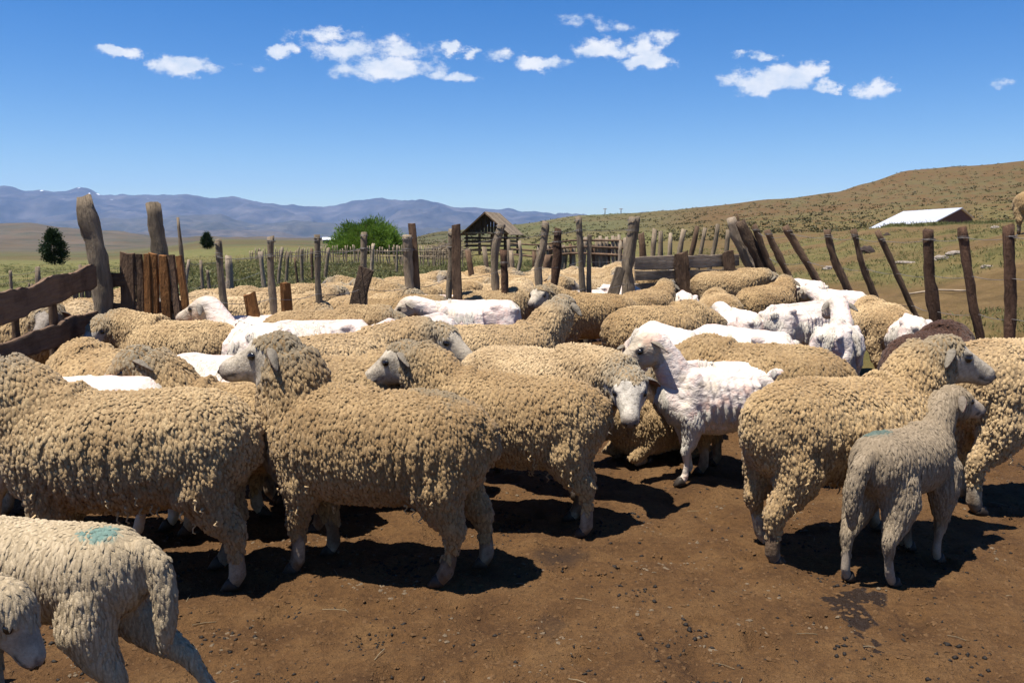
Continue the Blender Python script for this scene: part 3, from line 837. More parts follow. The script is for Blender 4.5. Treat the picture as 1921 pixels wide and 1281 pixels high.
    # surface relief of the hide
    if kind == 'shorn':
        body = 1 - sstep(.0, .5, ishead.astype(float))
        rip = np.sin(V[:, 2] * 150 + fbm(V * 9, 3, seed) * 6 + V[:, 0] * 25)
        V = V + N * (fbm(V * np.array([8, 8, 10]), 3, seed + 1) * .0055 + rip * .0010 * sstep(.0, .4, fbm(V * 5, 2, seed + 4)))[:, None] * (.35 + .65 * body)[:, None]
    elif kind == 'wool':
        rdg = .5 + .5 * np.sin(V[:, 0] / .055 * 2 * np.pi + fbm(V * np.array([9, 9, 3.0]), 3, seed + 5) * 2.8)
        sdv = sstep(.35, .85, np.sqrt(np.clip(1 - N[:, 2] ** 2, 0, 1))) * wool * (1 - ishead) * sstep(.2, .34, V[:, 2])
        cr = (1 - np.abs(vnoise(V * np.array([26, 26, 15]) + fbm(V * 20, 2, seed) [:, None] * .5, seed + 41))) ** 5
        V = V + N * (fbm(V * 11, 3, seed + 1) * .008 * wool - .004 * cr * wool * (1 - ishead) + .014 * ridge * (rdg ** 1.3 - .5) * sdv * np.clip(.55 + .9 * fbm(V * 4.0, 2, seed + 77), .05, 1.2) * sstep(.78, .55, V[:, 2]))[:, None]
    elif kind == 'lamb':
        rdg = np.sin(V[:, 0] / .017 * 2 * np.pi + fbm(V * np.array([14, 14, 6.0]), 3, seed + 5) * 2.6)
        sdv = sstep(.35, .85, np.sqrt(np.clip(1 - N[:, 2] ** 2, 0, 1))) * wool * (1 - ishead)
        V = V + N * (.0022 * rdg * sdv)[:, None]
    col = np.zeros((len(V), 3))
    facec = np.array(face)
    if kind == 'shorn':
        skin = np.array([.62, .55, .495])
        f = np.clip(.5 + .7 * fbm(V * 6, 3, seed + 2), 0, 1)[:, None]
        pink = sstep(.25, .7, fbm(V * np.array([4, 4, 7]), 3, seed + 6))[:, None]
        tuft = sstep(.15, .5, fbm(V * 13, 3, seed + 7))[:, None] * sstep(.48, .36, V[:, 2])[:, None]
        col[:] = skin * (.9 + .14 * f)
        col = col * (1 - .45 * pink) + np.array([.80, .60, .53]) * .45 * pink
        col = col * (1 - .7 * tuft) + np.array([.55, .47, .36]) * .7 * tuft
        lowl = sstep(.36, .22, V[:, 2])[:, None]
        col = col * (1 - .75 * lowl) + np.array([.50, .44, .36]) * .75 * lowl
        hz = sstep(-.35, .25, th)[:, None] * ishead[:, None]
        col = col * (1 - hz) + facec * hz
    else:
        base = .62 * np.array(cols[0]) + .1 * np.array(cols[1])
        if kind == 'lamb': base = np.array(cols[0]) * .9
        col[:] = base
        col = np.where(bare_head[:, None], facec[None], col)
        mud = np.clip(dirtyleg + .75 * fbm(V * np.array([16, 16, 9]), 3, seed + 2), 0, 1)[:, None]
        legc = facec[None] * .9 * (1 - mud) + np.array([.13, .085, .052])[None] * mud
        col = np.where(bare_leg[:, None], legc, col)
        if kind == 'lamb':
            f = np.clip(.5 + .6 * fbm(V * 8, 3, seed + 2), 0, 1)[:, None]
            col = col * (.88 + .2 * f)
    # markings of the head: muzzle, mouth line, eye rims
    if True:
        hm = ishead & (th > .2)
        nose = hm & (th > .90) & (hu < .020 * hs) & (np.abs(hlat) < .030 * hs)
        col[nose] = col[nose] * .30 + np.array([.05, .03, .026]) * .5
        mouth = hm & (th > .70) & (np.abs(hu + (.020 + .012 * (1 - th)) * hs) < .0055) & (np.abs(hlat) > .012 * hs)
        col[mouth] *= .30
        for sd in (1, -1):
            e = np.linalg.norm(V - (poll + hd * HL * .36 + lat * sd * .066 * hs + up * .022 * hs), axis=1)
            col = np.where((hm & (e < .026 * hs))[:, None], col * (.42 + .5 * sstep(.012, .026, e / hs))[:, None], col)
        col = np.where(hm[:, None], col * (1 + .26 * fbm(V * 24, 3, seed + 20))[:, None], col)
        snout = (hm & (th > .80))[:, None] * sstep(.80, 1.0, th)[:, None]
        col = col * (1 - .45 * snout) + np.array([.20, .155, .13]) * .45 * snout
    if marks and kind != 'wool':
        for (c, r, dc, am) in marks:
            qd = np.linalg.norm((V - np.array(c)) / np.array(r), axis=1) + .5 * fbm(V * 26, 2, seed + 33)
            w_ = (sstep(1.0, .55, qd) * am)[:, None]
            col = col * (1 - w_) + np.array(dc) * w_
    out = {'parts': []}
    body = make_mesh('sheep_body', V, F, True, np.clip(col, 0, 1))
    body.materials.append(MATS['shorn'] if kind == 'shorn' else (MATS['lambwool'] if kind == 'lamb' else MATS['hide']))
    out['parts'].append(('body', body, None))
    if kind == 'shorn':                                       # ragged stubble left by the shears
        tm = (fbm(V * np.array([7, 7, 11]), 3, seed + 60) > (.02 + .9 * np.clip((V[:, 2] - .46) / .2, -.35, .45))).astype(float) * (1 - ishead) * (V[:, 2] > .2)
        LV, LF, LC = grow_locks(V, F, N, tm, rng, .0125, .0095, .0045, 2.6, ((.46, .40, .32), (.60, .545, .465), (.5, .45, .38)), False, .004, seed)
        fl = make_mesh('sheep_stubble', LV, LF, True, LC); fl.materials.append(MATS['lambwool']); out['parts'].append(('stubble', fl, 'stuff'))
    if kind != 'shorn' and locks:
        hz = lambda p: (sstep(.10, -.02, np.linalg.norm(p - poll, axis=1) - .10))
        if kind == 'wool':
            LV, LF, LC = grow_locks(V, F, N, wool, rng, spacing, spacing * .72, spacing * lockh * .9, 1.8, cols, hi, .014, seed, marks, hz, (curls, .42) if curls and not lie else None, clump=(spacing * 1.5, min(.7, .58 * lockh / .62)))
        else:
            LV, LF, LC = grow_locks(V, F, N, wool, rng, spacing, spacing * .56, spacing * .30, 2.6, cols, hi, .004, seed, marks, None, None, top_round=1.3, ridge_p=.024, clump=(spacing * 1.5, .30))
        fl = make_mesh('sheep_fleece', LV, LF, True, LC); fl.materials.append(MATS['fleece'] if kind == 'wool' else MATS['lambwool'])
        out['parts'].append(('fleece', fl, 'stuff'))
    # ears
    for sd in (1, -1):
        base = poll + hd * HL * .07 + lat * sd * .062 * hs + up * .026 * hs
        ax = nrm(lat * sd * .80 - hd * .34 - up * (.42 + .2 * rng.random()))
        nf = nrm(hd * .75 - up * .45 - ax * ((hd * .75 - up * .45) @ ax)); wd = np.cross(ax, nf)
        s = np.linspace(0, 1, 8); EL = .098 * hs
        wv = np.interp(s, [0, .2, .5, .8, 1], [.014, .022, .024, .015, .003]) * hs
        rows = []
        for j, a in enumerate(np.linspace(-1, 1, 6)):
            cup = (1 - a * a) * .016 * hs * np.sin(np.clip(s * 1.15 + .1, 0, 1) * np.pi)
            rows.append(base[None] + ax[None] * (s * EL)[:, None] + wd[None] * (wv * a)[:, None] - nf[None] * cup[:, None] + up[None] * (-.020 * s * s * hs)[:, None])
        G = np.array(rows)                                           # 6 x 8 x 3
        G2 = G - nf * .006
        V2 = np.vstack([G.reshape(-1, 3), G2.reshape(-1, 3)])
        Fq = []
        for i in range(5):
            for j in range(7):
                a = i * 8 + j
                Fq += [[a, a + 1, a + 9, a + 8], [48 + a, 48 + a + 8, 48 + a + 9, 48 + a + 1]]
        for j in range(7):
            Fq += [[j, 48 + j, 48 + j + 1, j + 1], [40 + j, 40 + j + 1, 88 + j + 1, 88 + j]]
        for i in range(5):
            Fq += [[i * 8 + 7, 48 + i * 8 + 7, 48 + i * 8 + 15, i * 8 + 15]]
        ce = np.vstack([np.tile(np.array(earc), (48, 1)), np.tile(facec * .50, (48, 1))])
        if cols is BROWN: ce *= .35
        em = make_mesh('sheep_ear', V2, np.array(Fq), True, ce); em.materials.append(MATS['ear'])
        out['parts'].append(('ear', em, None))
        ev, ef = ellipsoid(poll + hd * HL * .36 + lat * sd * .064 * hs + up * .022 * hs, np.array([.0185, .011, .0140]) * hs, n=10, m=6, axes=np.stack([hd, lat, up]))
        eme = make_mesh('sheep_eye', ev, ef); eme.materials.append(MATS['eye']); out['parts'].append(('eye', eme, None))
        nv, nf_ = ellipsoid(poll + hd * HL * .985 + lat * sd * .017 * hs + up * .000 * hs, np.array([.016, .007, .010]) * hs, n=6, m=4, axes=np.stack([hd, lat, up]))
        nm = make_mesh('sheep_nostril', nv, nf_); nm.materials.append(MATS['eye']); out['parts'].append(('nostril', nm, None))
    for (x, y, z, sd) in feet:
        pc = []
        for k in (-1, 1):
            s = .9 if kind != 'lamb' else .75
            pc.append(tube([(x - .022 * s, y + k * .013 * s, .040), (x - .006 * s, y + k * .014 * s, .030), (x + .016 * s, y + k * .015 * s, .018), (x + .036 * s, y + k * .011 * s, .006)],
                           np.array([.016, .019, .017, .006]) * s, np.array([.030, .030, .018, .005]) * s, n=8, up=(0, 0, 1)))
        hv, hf = join(pc); hv[:, 2] = np.maximum(hv[:, 2], -.004)
        hm_ = make_mesh('sheep_hoof', hv, hf); hm_.materials.append(MATS['hoof'])
        out['parts'].append(('hoof', hm_, None))
    out['top'] = {'wool': .748, 'shorn': .68, 'lamb': .60}[kind] + dz
    return out

def place(geo, name, label, loc, heading, scale=1.0, group=None, cat='sheep', simple=False):
    r = thing(name, label, cat, (loc[0], loc[1], tz(loc[0], loc[1]) - .006), R(heading), group)
    r.scale = (scale,) * 3
    for nm, me, kind in geo['parts']:
        if simple and nm in ('nostril', 'hoof', 'eye'): continue
        o = bpy.data.objects.new(nm, me); C.objects.link(o); o.parent = r
        if kind: o['kind'] = kind
    return r
def put(geo, name, label, px, py, heading, scale=1.0, group=None, cat='sheep', Y=None, dx=0, simple=False):
    """stand a sheep so that the middle of its back shows at picture point (px, py)"""
    p = at_z(px, py, geo['top'] * scale) if Y is None else at_y(px, py, Y)
    return place(geo, name, label, (p.x, p.y), heading, scale, group, cat, simple)
# ------------------------------------------------------------------ the flock in front of the fence
N1 = dict(spacing=.0150)
put(sheep_geo('wool', (0, 48), (14, -28), (0, .03, -.05, .06), 11, curls=40, nlen=.9, bare=.3), 'sheep',
    'big shaggy tan ewe filling the left foreground, its head cut off by the picture edge', 232, 728, 183, 1.02)
put(sheep_geo('wool', (0, 78), (4, -16), (.03, -.03, .05, -.07), 12, nlen=.92, cols=WOOL2,
              marks=[((-.30, 0, .76), (.13, .14, .10), (.12, .13, .11), .45)]), 'sheep',
    'tan ewe in the middle foreground, side on, head raised over the neighbouring back', 696, 726, 168, 1.0)
put(sheep_geo('wool', (-6, 46), (4, -30), (.02, .0, -.04, .05), 13, cols=WOOL, nlen=.95, curls=50, bare=.08), 'sheep',
    'shaggy tan ewe right behind the middle ewe, pale face over its rump', 950, 692, 166, .97)
put(sheep_geo('wool', (-14, 4), (-60, -36), (.0, .05, 0, .03), 14, cols=WOOL3, face=(.46, .41, .34), bare=.14), 'sheep',
    'tan ewe looking straight at the camera with a white face', 1006, 652, -35, 1.0)
put(sheep_geo('shorn', (-4, 56), (8, -32), (.03, -.05, .04, -.06), 15, vox=.0095), 'shorn_sheep',
    'bony freshly shorn white ewe in the middle right, head high, facing left', 1372, 680, 183, .97)
put(sheep_geo('wool', (-4, 56), (-16, -22), (.02, -.02, .06, -.05), 16, cols=WOOL, nlen=.92, bare=.10), 'sheep',
    'tan ewe at the right facing right, the grey lamb standing against its side', 1590, 704, 18, 1.0)
put(sheep_geo('lamb', (0, 46), (-24, -18), (.02, -.03, -.05, .03), 17, spacing=.0095, cols=LAMBD, face=(.36, .29, .22), dirtyleg=.05, earc=(.50, .24, .20),
              marks=[((-.20, .03, .60), (.075, .07, .06), (.06, .12, .112), .75)]), 'lamb',
    'grey lamb with a faint teal rump mark and pink ears, seen from behind', 1706, 792, 40, 1.0, cat='lamb')
put(sheep_geo('wool', (0, 12), (0, -30), (0, .03, .05, -.04), 18, cols=WOOL3), 'sheep',
    'large tan ewe cut off by the right picture edge behind the grey lamb', 1985, 622, 6, 1.14, Y=4.15)
put(sheep_geo('lamb', (0, 10), (0, -25), (.02, 0, .03, -.25), 19, spacing=.0095, cols=LAMBC, dirtyleg=.1,
              marks=[((-.225, .03, .605), (.058, .060, .05), (.085, .19, .175), .8)]), 'lamb',
    'cream lamb with a teal paint mark on its rump, bottom left foreground', 52, 958, 174, 1.0, cat='lamb')
place(sheep_geo('lamb', (0, 8), (-6, -62), (.02, 0, .06, -.05), 20, spacing=.011, cols=LAMBC, dirtyleg=.1), 'lamb',
      'cream lamb mostly out of the picture in the bottom left corner', (-1.575, 1.90), 4, .92, cat='lamb')
place(sheep_geo('wool', (-8, -12), (-20, -38), (0, 0, 0, 0), 21, cols=WOOL2, lie=True, curls=0, spacing=.0125), 'sheep',
      'small sheep lying on the ground in the shade between the standing ewes', (.90, 5.10), 214, .78)

M1 = dict(spacing=.0118, vox=.0125, curls=0, lockh=.50)
put(sheep_geo('wool', (10, 18), (84, -34), (0, .04, 0, .03), 22, cols=WOOL, face=(.42, .36, .29), bare=.40, **M1), 'sheep',
    'tan sheep by the slab boards, woolly topknot and face turned to the camera', 336, 602, 164, 1.0)
put(sheep_geo('wool', (0, 52), (24, -36), (0, .04, 0, .03), 23, cols=WOOL2, bare=.42, **M1), 'sheep',
    'tan ewe squeezed behind the big left ewe, its grey head above that back', 455, 697, 182, .92, Y=3.80)
put(sheep_geo('wool', (14, 52), (52, 4), (0, .04, 0, .03), 24, cols=WOOL3, **M1), 'sheep',
    'tan ewe in mid crowd with thick raised neck and head turned away', 935, 604, 18, 1.0)

# shared poses for the ranks behind
W = {
    'a': sheep_geo('wool', (0, 8), (0, -42), (.03, -.03, .04, -.04), 31, cols=WOOL, spacing=.0122, vox=.0135, curls=0, lockh=.48, ridge=.8),
    'b': sheep_geo('wool', (20, 30), (45, -20), (0, .04, -.03, .04), 32, cols=WOOL2, spacing=.0122, vox=.0135, curls=0, lockh=.48, ridge=.8),
    'c': sheep_geo('wool', (-22, 20), (-60, -30), (.02, .0, .04, -.02), 33, cols=WOOL3, spacing=.0122, vox=.0135, curls=0, lockh=.48, ridge=.8),
    'd': sheep_geo('wool', (0, -22), (0, -60), (.02, .0, .04, -.02), 34, cols=WOOL, spacing=.0122, vox=.0135, curls=0, lockh=.48, ridge=.8),
    'n': sheep_geo('wool', (0, -10), (10, -50), (.02, .0, .04, -.02), 36, cols=BROWN, spacing=.0122, vox=.0135, curls=0, lockh=.48, ridge=.8, face=(.06, .04, .03)),
}
H = {
    'a': sheep_geo('shorn', (0, 18), (0, -38), (.03, -.03, .04, -.04), 41, vox=.012),
    'b': sheep_geo('shorn', (18, 48), (30, -18), (.0, .04, -.04, .03), 42, vox=.012, face=(.42, .36, .29)),
    'c': sheep_geo('shorn', (-20, 8), (-35, -42), (.02, -.03, .04, -.02), 43, vox=.012, face=(.44, .36, .29)),
    'd': sheep_geo('shorn', (0, -20), (0, -55), (.02, -.03, .04, -.02), 44, vox=.012),
}
mid = [
    ('w', 'a', -95, 672, 172, 1.0, 'tan sheep at the left edge above the big shaggy ewe, mostly out of the picture'),
    ('w', 'd', 205, 655, 140, 1.02, 'tan sheep behind the left foreground ewe, only its round back showing'),
    ('h', 'a', 120, 708, 178, 1.06, 'shorn white back showing just above the big left ewe'),
    ('h', 'c', 438, 664, 168, 1.08, 'shorn white sheep just left of the middle ewe and its raised head'),
    ('h', 'b', 468, 606, 132, 1.1, 'shorn pinkish sheep left of centre facing away, its ear at the left'),
    ('h', 'd', 500, 588, 8, 1.0, 'shorn white back directly in front of the short stub board'),
    ('h', 'c', 592, 600, 196, 1.0, 'shorn white sheep with grey head, between two tan backs left of centre'),
    ('w', 'a', 604, 578, 4, 1.0, 'tan sheep facing right below the bark slab post'),
    ('w', 'c', 634, 630, 34, 1.04, 'tan sheep whose rounded back shows above the middle ewe'),
    ('w', 'd', 630, 668, 14, 1.0, 'tan sheep directly behind the neck of the middle ewe'),
    ('h', 'd', 716, 598, 84, 1.05, 'shorn cream rump, the left one of two under the pointed post'),
    ('h', 'd', 798, 590, 68, 1.05, 'shorn cream rump, the right one of two under the pointed post'),
    ('h', 'a', 884, 566, 176, 1.06, 'shorn white sheep side on just below the flat board post'),
    ('h', 'c', 858, 613, 162, .98, 'shorn pinkish flank to the left of the thick necked ewe'),
    ('w', 'd', 918, 545, 20, 1.0, 'tan sheep with round rump at the foot of the dark stake'),
    ('w', 'a', 728, 556, -5, 1.0, 'tan sheep with grey face just right of the pointed slab post'),
    ('w', 'b', 1108, 546, 198, 1.04, 'large tan sheep with shaded flank in front of the thick gate post'),
    ('w', 'd', 1236, 572, 22, 1.04, 'tan sheep above the raised head of the shorn bony ewe'),
    ('h', 'd', 1250, 612, 104, 1.05, 'shorn white sheep just behind the head of the bony shorn ewe'),
    ('w', 'b', 1215, 541, 48, 1.0, 'tan sheep with raised head at the left end of the plank gate'),
    ('w', 'a', 1365, 527, 4, 1.0, 'tan sheep standing along the foot of the plank gate'),
    ('w', 'd', 1350, 550, 84, 1.0, 'tan sheep rump seen from behind, in front of the plank gate'),
    ('w', 'b', 1438, 541, 40, 1.0, 'tan sheep with head turned back beneath the leaning stakes'),
    ('h', 'd', 1285, 549, 88, .95, 'shorn cream rump between two tan sheep near the plank gate'),
    ('h', 'a', 1390, 580, 96, 1.0, 'shorn sheep facing away with both ears showing, right of centre'),
    ('h', 'd', 1385, 610, 128, 1.05, 'shorn white sheep behind the back of the bony shorn ewe'),
    ('h', 'd', 1500, 568, 36, 1.1, 'shorn white sheep with broad lit back, left of the shorn pair on the right'),
    ('h', 'b', 1572, 600, 62, 1.04, 'shorn white sheep facing away with dark ears, behind the right ewe'),
    ('h', 'd', 1510, 552, 100, .95, 'shorn rump in the back row below the bent leaning stake'),
    ('h', 'a', 1575, 562, 110, .95, 'shorn sheep in the back row beside the right wire fence'),
    ('w', 'd', 1652, 570, 86, .98, 'tan sheep facing away at the foot of the right fence'),
    ('h', 'd', 1702, 589, 82, 1.0, 'shorn white rump to the left of the dark brown sheep'),
    ('w', 'n', 1752, 610, 50, 1.06, 'dark brown sheep behind the head of the right ewe'),
    ('w', 'd', 1428, 638, 152, 1.02, 'tan sheep between the bony shorn ewe and the right foreground ewe'),
]
for k, v, px, py, hd, sc, lab in mid:
    put((W if k == 'w' else H)[v], 'sheep' if k == 'w' else 'shorn_sheep', lab, px, py, hd, sc)

# one sheep grazing on the bank beyond the right fence
p = at_y(1925, 425, 15.5)
place(W['d'], 'sheep', 'lone tan sheep on the bank above the fence at the right edge', (p.x, p.y), 60, 1.0)

# ------------------------------------------------------------------ the flock in the pen behind the fence
FP = {
    'a': sheep_geo('wool', (0, 5), (0, -40), (.03, -.03, .04, -.04), 51, cols=WOOL, spacing=.0165, vox=.017, curls=0, lockh=.42, ridge=.5),
    'b': sheep_geo('wool', (0, -15), (0, -55), (0, .04, -.03, .04), 52, cols=WOOL3, spacing=.0165, vox=.017, curls=0, lockh=.42, ridge=.5),
    'c': sheep_geo('wool', (25, 28), (60, -25), (.02, .0, .04, -.02), 53, cols=WOOL3, face=(.20, .165, .13), spacing=.0165, vox=.017, curls=0, lockh=.42, ridge=.5),
    'd': sheep_geo('wool', (-25, 22), (-70, -25), (.02, .0, .04, -.02), 54, cols=WOOL, face=(.26, .22, .18), spacing=.0165, vox=.017, curls=0, lockh=.42, ridge=.5),
}
def fence_y(px): return np.interp(px, [0, 200, 408, 510, 595, 683, 770, 857, 940, 1020, 1095, 1185, 1400], [6.3, 6.7, 7.2, 7.5, 7.8, 8.1, 8.6, 9.1, 9.5, 9.9, 10.4, 11.2, 12.4])
def far_edge(px): return np.interp(px, [-200, 40, 350, 400, 450, 560, 650, 720, 800, 900, 1000, 1100, 1200, 1420], [8.2, 8.2, 8.4, 9.0, 9.6, 10.6, 11.2, 12.4, 13.6, 15.0, 15.6, 15.6, 15.0, 14.5])
rng = random.Random(5)
spots = []
for _ in range(9000):
    Y = rng.uniform(6.5, 15.6); px = rng.uniform(-60, 1200)
    if not (fence_y(px) + .42 < Y < far_edge(px)): continue
    x = (px - 960.5) / FPX * Y
    if all((x - a) ** 2 + ((Y - b) * 1.25) ** 2 > .60 ** 2 for a, b in spots): spots.append((x, Y))
GAPS = [(140, 'behind the dark planks at left'), (400, 'behind the orange slab boards'), (600, 'between the orange slabs and third round post'), (770, 'left of the pointed slab post'),
        (858, 'between the pointed post and flat board post'), (945, 'right of the flat board post'), (1045, 'left of the dark bark stake'), (1400, 'between bark stake and thick gate post')]
ORD = ['nearest the fence', 'second from the fence', 'third from the fence', 'fourth from the fence', 'fifth from the fence', 'sixth from the fence', 'seventh from the fence', 'eighth from the fence',
       'ninth from the fence', 'tenth from the fence', 'eleventh from the fence', 'twelfth from the fence', 'thirteenth from the fence', 'fourteenth from the fence', 'fifteenth from the fence', 'sixteenth from the fence', 'seventeenth from the fence', 'eighteenth from the fence']
spots.sort(key=lambda q: q[1] - float(fence_y(960.5 + FPX * q[0] / q[1])))
rank = {}
for i, (x, Y) in enumerate(spots):
    hd = rng.choice([0, 180, 150, 215, 35, 90, -40, 75]) + rng.uniform(-22, 22)
    v = rng.choice(['a', 'b', 'c', 'c', 'd', 'b', 'd'])
    shorn = rng.random() < .06
    px = 960.5 + FPX * x / Y; g_ = next(n for lim, n in GAPS if px < lim); k = rank.setdefault(g_, 0); rank[g_] += 1
    place(H['d'] if shorn else FP[v], 'shorn_sheep' if shorn else 'sheep', ('shorn' if shorn else 'tan') + ' penned sheep ' + g_ + ', ' + ORD[min(k, 17)],
          (x, Y), hd, rng.uniform(.94, 1.04), 'flock penned behind the post fence', simple=True)
# ------------------------------------------------------------------ timber
def grainV(P, n, RX, RY):
    P = np.asarray(P, float); k = len(P)
    s = np.concatenate([[0], np.cumsum(np.linalg.norm(np.diff(P, axis=0), axis=1))])
    RX = np.broadcast_to(np.asarray(RX, float), (k,)); RY = np.broadcast_to(np.asarray(RY, float), (k,))
    th = np.linspace(0, 2 * np.pi, n, endpoint=False) + np.pi / n
    G = np.stack([np.cos(th)[None] * RX[:, None], np.sin(th)[None] * RY[:, None], np.broadcast_to(s[:, None], (k, n))], -1).reshape(-1, 3)
    return np.vstack([G, [[0, 0, 0]], [[0, 0, s[-1]]]])
_ws = [0]
def timber(name, parent, P, rx, ry=None, mat='grey_wood', n=9, power=2.0, up=(0, 1, 0), rough=.10, seg=9, knots=True, flat=False):
    """an uneven stake, slab or plank along the polyline P (world coordinates)"""
    _ws[0] += 1; sd = _ws[0]
    P = np.array([list(p) for p in P], float)
    rx = np.broadcast_to(np.asarray(rx, float), (len(P),)); ry = rx if ry is None else np.broadcast_to(np.asarray(ry, float), (len(P),))
    s = np.concatenate([[0], np.cumsum(np.linalg.norm(np.diff(P, axis=0), axis=1))]); q = np.linspace(0, s[-1], max(seg, len(P)))
    q = np.unique(np.concatenate([q, s]))
    Q = np.stack([np.interp(q, s, P[:, i]) for i in range(3)], 1); RX = np.interp(q, s, rx); RY = np.interp(q, s, ry)
    m = len(q)
    r0 = float(RX.mean())
    if m > 3:
        for _ in range(1):
            Q[1:-1] = .25 * Q[:-2] + .5 * Q[1:-1] + .25 * Q[2:]
    wob = np.stack([fbm(np.stack([q * 2.1 + sd * 7.7, 0 * q, 0 * q], 1), 2, sd), fbm(np.stack([q * 2.1 + sd * 3.1, 0 * q + 9, 0 * q], 1), 2, sd)], 1) * r0 * .22
    Q[:, 0] += wob[:, 0]; Q[:, 1] += wob[:, 1] * .5
    if knots and m > 4: RX = RX * (1 + .13 * fbm(np.stack([q * 9, 0 * q + sd, 0 * q], 1), 2, sd + 4)); RY = RY * (1 + .10 * fbm(np.stack([q * 8, 0 * q + sd + 5, 0 * q], 1), 2, sd + 6))
    V, F = tube(Q, RX, RY, n=n, up=up, power=power)
    c = np.repeat(Q, n, 0); c = np.vstack([c, Q[:1], Q[-1:]])
    V = c + (V - c) * (1 + rough * fbm(V * np.array([30, 30, 9]) + sd, 3, sd))[:, None]
    # uneven saw cut at the end
    V[(m - 1) * n:m * n] += (fbm(V[(m - 1) * n:m * n] * 15, 1, sd) * r0 * .45)[:, None] * nrm(Q[-1] - Q[-2])[None]
    G = grainV(Q, n, RX, RY)
    me = make_mesh(name, V, F, not flat and power < 4, None, G)
    me.materials.append(MATS[mat])
    return link(name, me, None, parent)
def to_ground(x, y): return tz(x, y) - .12
def stake(parent, pts, Y, w, mat='grey_wood', kind='round', thick=None, name='post', taper=.92):
    """pts: picture points from the top down, at distance Y; goes on down to the ground"""
    W3 = [at_y(px, py, Y) for px, py in pts]
    d = (W3[-1] - W3[-2]); zg = to_ground(W3[-1].x, Y)
    if W3[-1].z > zg + .02:
        k = (zg - W3[-1].z) / min(d.z, -1e-3); W3.append(W3[-1] + d * k)
    W3 = W3[::-1]                                     # from the ground up
    r = w * .5 * Y / FPX
    rr = [r * 1.06] + [r] * (len(W3) - 2) + [r * taper]
    if kind == 'round': return timber(name, parent, W3, rr, None, mat, n=10 if Y < 13 else 7, seg=20 if Y < 13 else 7, rough=.17 if Y < 13 else .1)
    return timber(name, parent, W3, rr, [thick or r * .4] * len(W3), mat, n=10, power=6, rough=.05)
def plank(parent, a, b, w, t, mat='grey_wood', up=(0, 1, 0), name='plank', rough=.05):
    return timber(name, parent, [a, b], [w * .5] * 2, [t * .5] * 2, mat, n=10, power=7, up=up, rough=rough, seg=12)
def wires(parent, pts, sag=.02, r=.0034, name='wire'):
    P = []
    for a, b in zip(pts[:-1], pts[1:]):
        for t in np.linspace(0, 1, 6)[:-1]:
            v = a.lerp(b, t); v.z -= sag * 4 * t * (1 - t); P.append(v)
    P.append(pts[-1])
    V, F = tube([list(p) for p in P], r, n=4, up=(0, 0, 1))
    me = make_mesh(name, V, F); me.materials.append(MATS['wire'])
    return link(name, me, None, parent)

def wire_tie(post, c, r):
    """two turns of wire round a post at c"""
    a = np.linspace(0, 4 * np.pi, 26); P = np.stack([c.x + r * np.cos(a), c.y + r * np.sin(a), c.z + .012 * a / (4 * np.pi) + .010 * np.sin(a * .5 + c.x * 9)], 1)
    V, F = tube(P, .0034, n=4, up=(0, 0, 1)); me = make_mesh('wire_tie', V, F); me.materials.append(MATS['wire']); return link('wire_tie', me, None, post)
# --- post and wire fence across the middle
fn = thing('post_fence', 'rough post and wire fence of odd stakes dividing the two sheep pens', 'fence', (0, 8.6, 0))
fn.location = (0, 0, 0)
PF = [  # picture points, distance, width px, material, shape
    ([(408, 448), (413, 510), (422, 592)], 7.2, 12, 'grey_wood', 'round'),
    ([(470, 552), (480, 598)], 7.3, 24, 'orange_wood', 'slab'),
    ([(509, 444), (508, 520), (513, 590)], 7.5, 13, 'grey_wood', 'round'),
    ([(534, 529), (538, 585)], 7.6, 21, 'orange_wood', 'slab'),
    ([(596, 440), (595, 520), (599, 580)], 7.8, 12, 'grey_wood', 'round'),
    ([(683, 435), (682, 500), (682, 580)], 8.12, 12, 'grey_wood', 'round'),
    ([(690, 503), (668, 582)], 8.06, 30, 'bark', 'slab'),
    ([(763, 440), (766, 500), (770, 566)], 8.62, 19, 'grey_wood', 'round'),
    ([(773, 419), (778, 500), (781, 566)], 8.70, 14, 'brown_wood', 'slab'),
    ([(847, 430), (846, 500), (842, 560)], 9.15, 12, 'grey_wood', 'round'),
    ([(857, 421), (857, 500), (859, 560)], 9.05, 18, 'brown_wood', 'slab'),
    ([(941, 421), (931, 455), (928, 505), (930, 560)], 9.5, 16, 'grey_wood', 'round'),
    ([(944, 470), (950, 600)], 9.35, 14, 'red_wood', 'round'),
    ([(1022, 416), (1018, 465), (1010, 500), (1012, 558)], 9.9, 15, 'grey_wood', 'round'),
    ([(1046, 430), (1044, 480), (1037, 553)], 10.1, 17, 'red_wood', 'round'),
    ([(1084, 408), (1088, 460), (1094, 545)], 10.4, 12, 'grey_wood', 'round'),
    ([(1105, 441), (1105, 545)], 10.45, 9, 'grey_wood', 'slab'),
    ([(1189, 407), (1184, 460), (1177, 505), (1176, 562)], 11.2, 22, 'grey_wood', 'round'),
    ([(1166, 503), (1152, 545)], 11.0, 22, 'grey_wood', 'slab'),
]
tops = []
for pts, Y, w, m, k in PF:
    o = stake(fn, pts, Y, w, m, k, thick=.022 if k == 'slab' else None)
    if k == 'round' and m != 'red_wood': tops.append((pts, Y))
    if k == 'round':
        for f in (.13, .5):
            t0 = at_y(*pts[0], Y); t1 = at_y(*pts[1], Y); wire_tie(o, t0.lerp(t1, f * (1.4 if len(pts) < 3 else 1)), w * .5 * Y / FPX * 1.12)
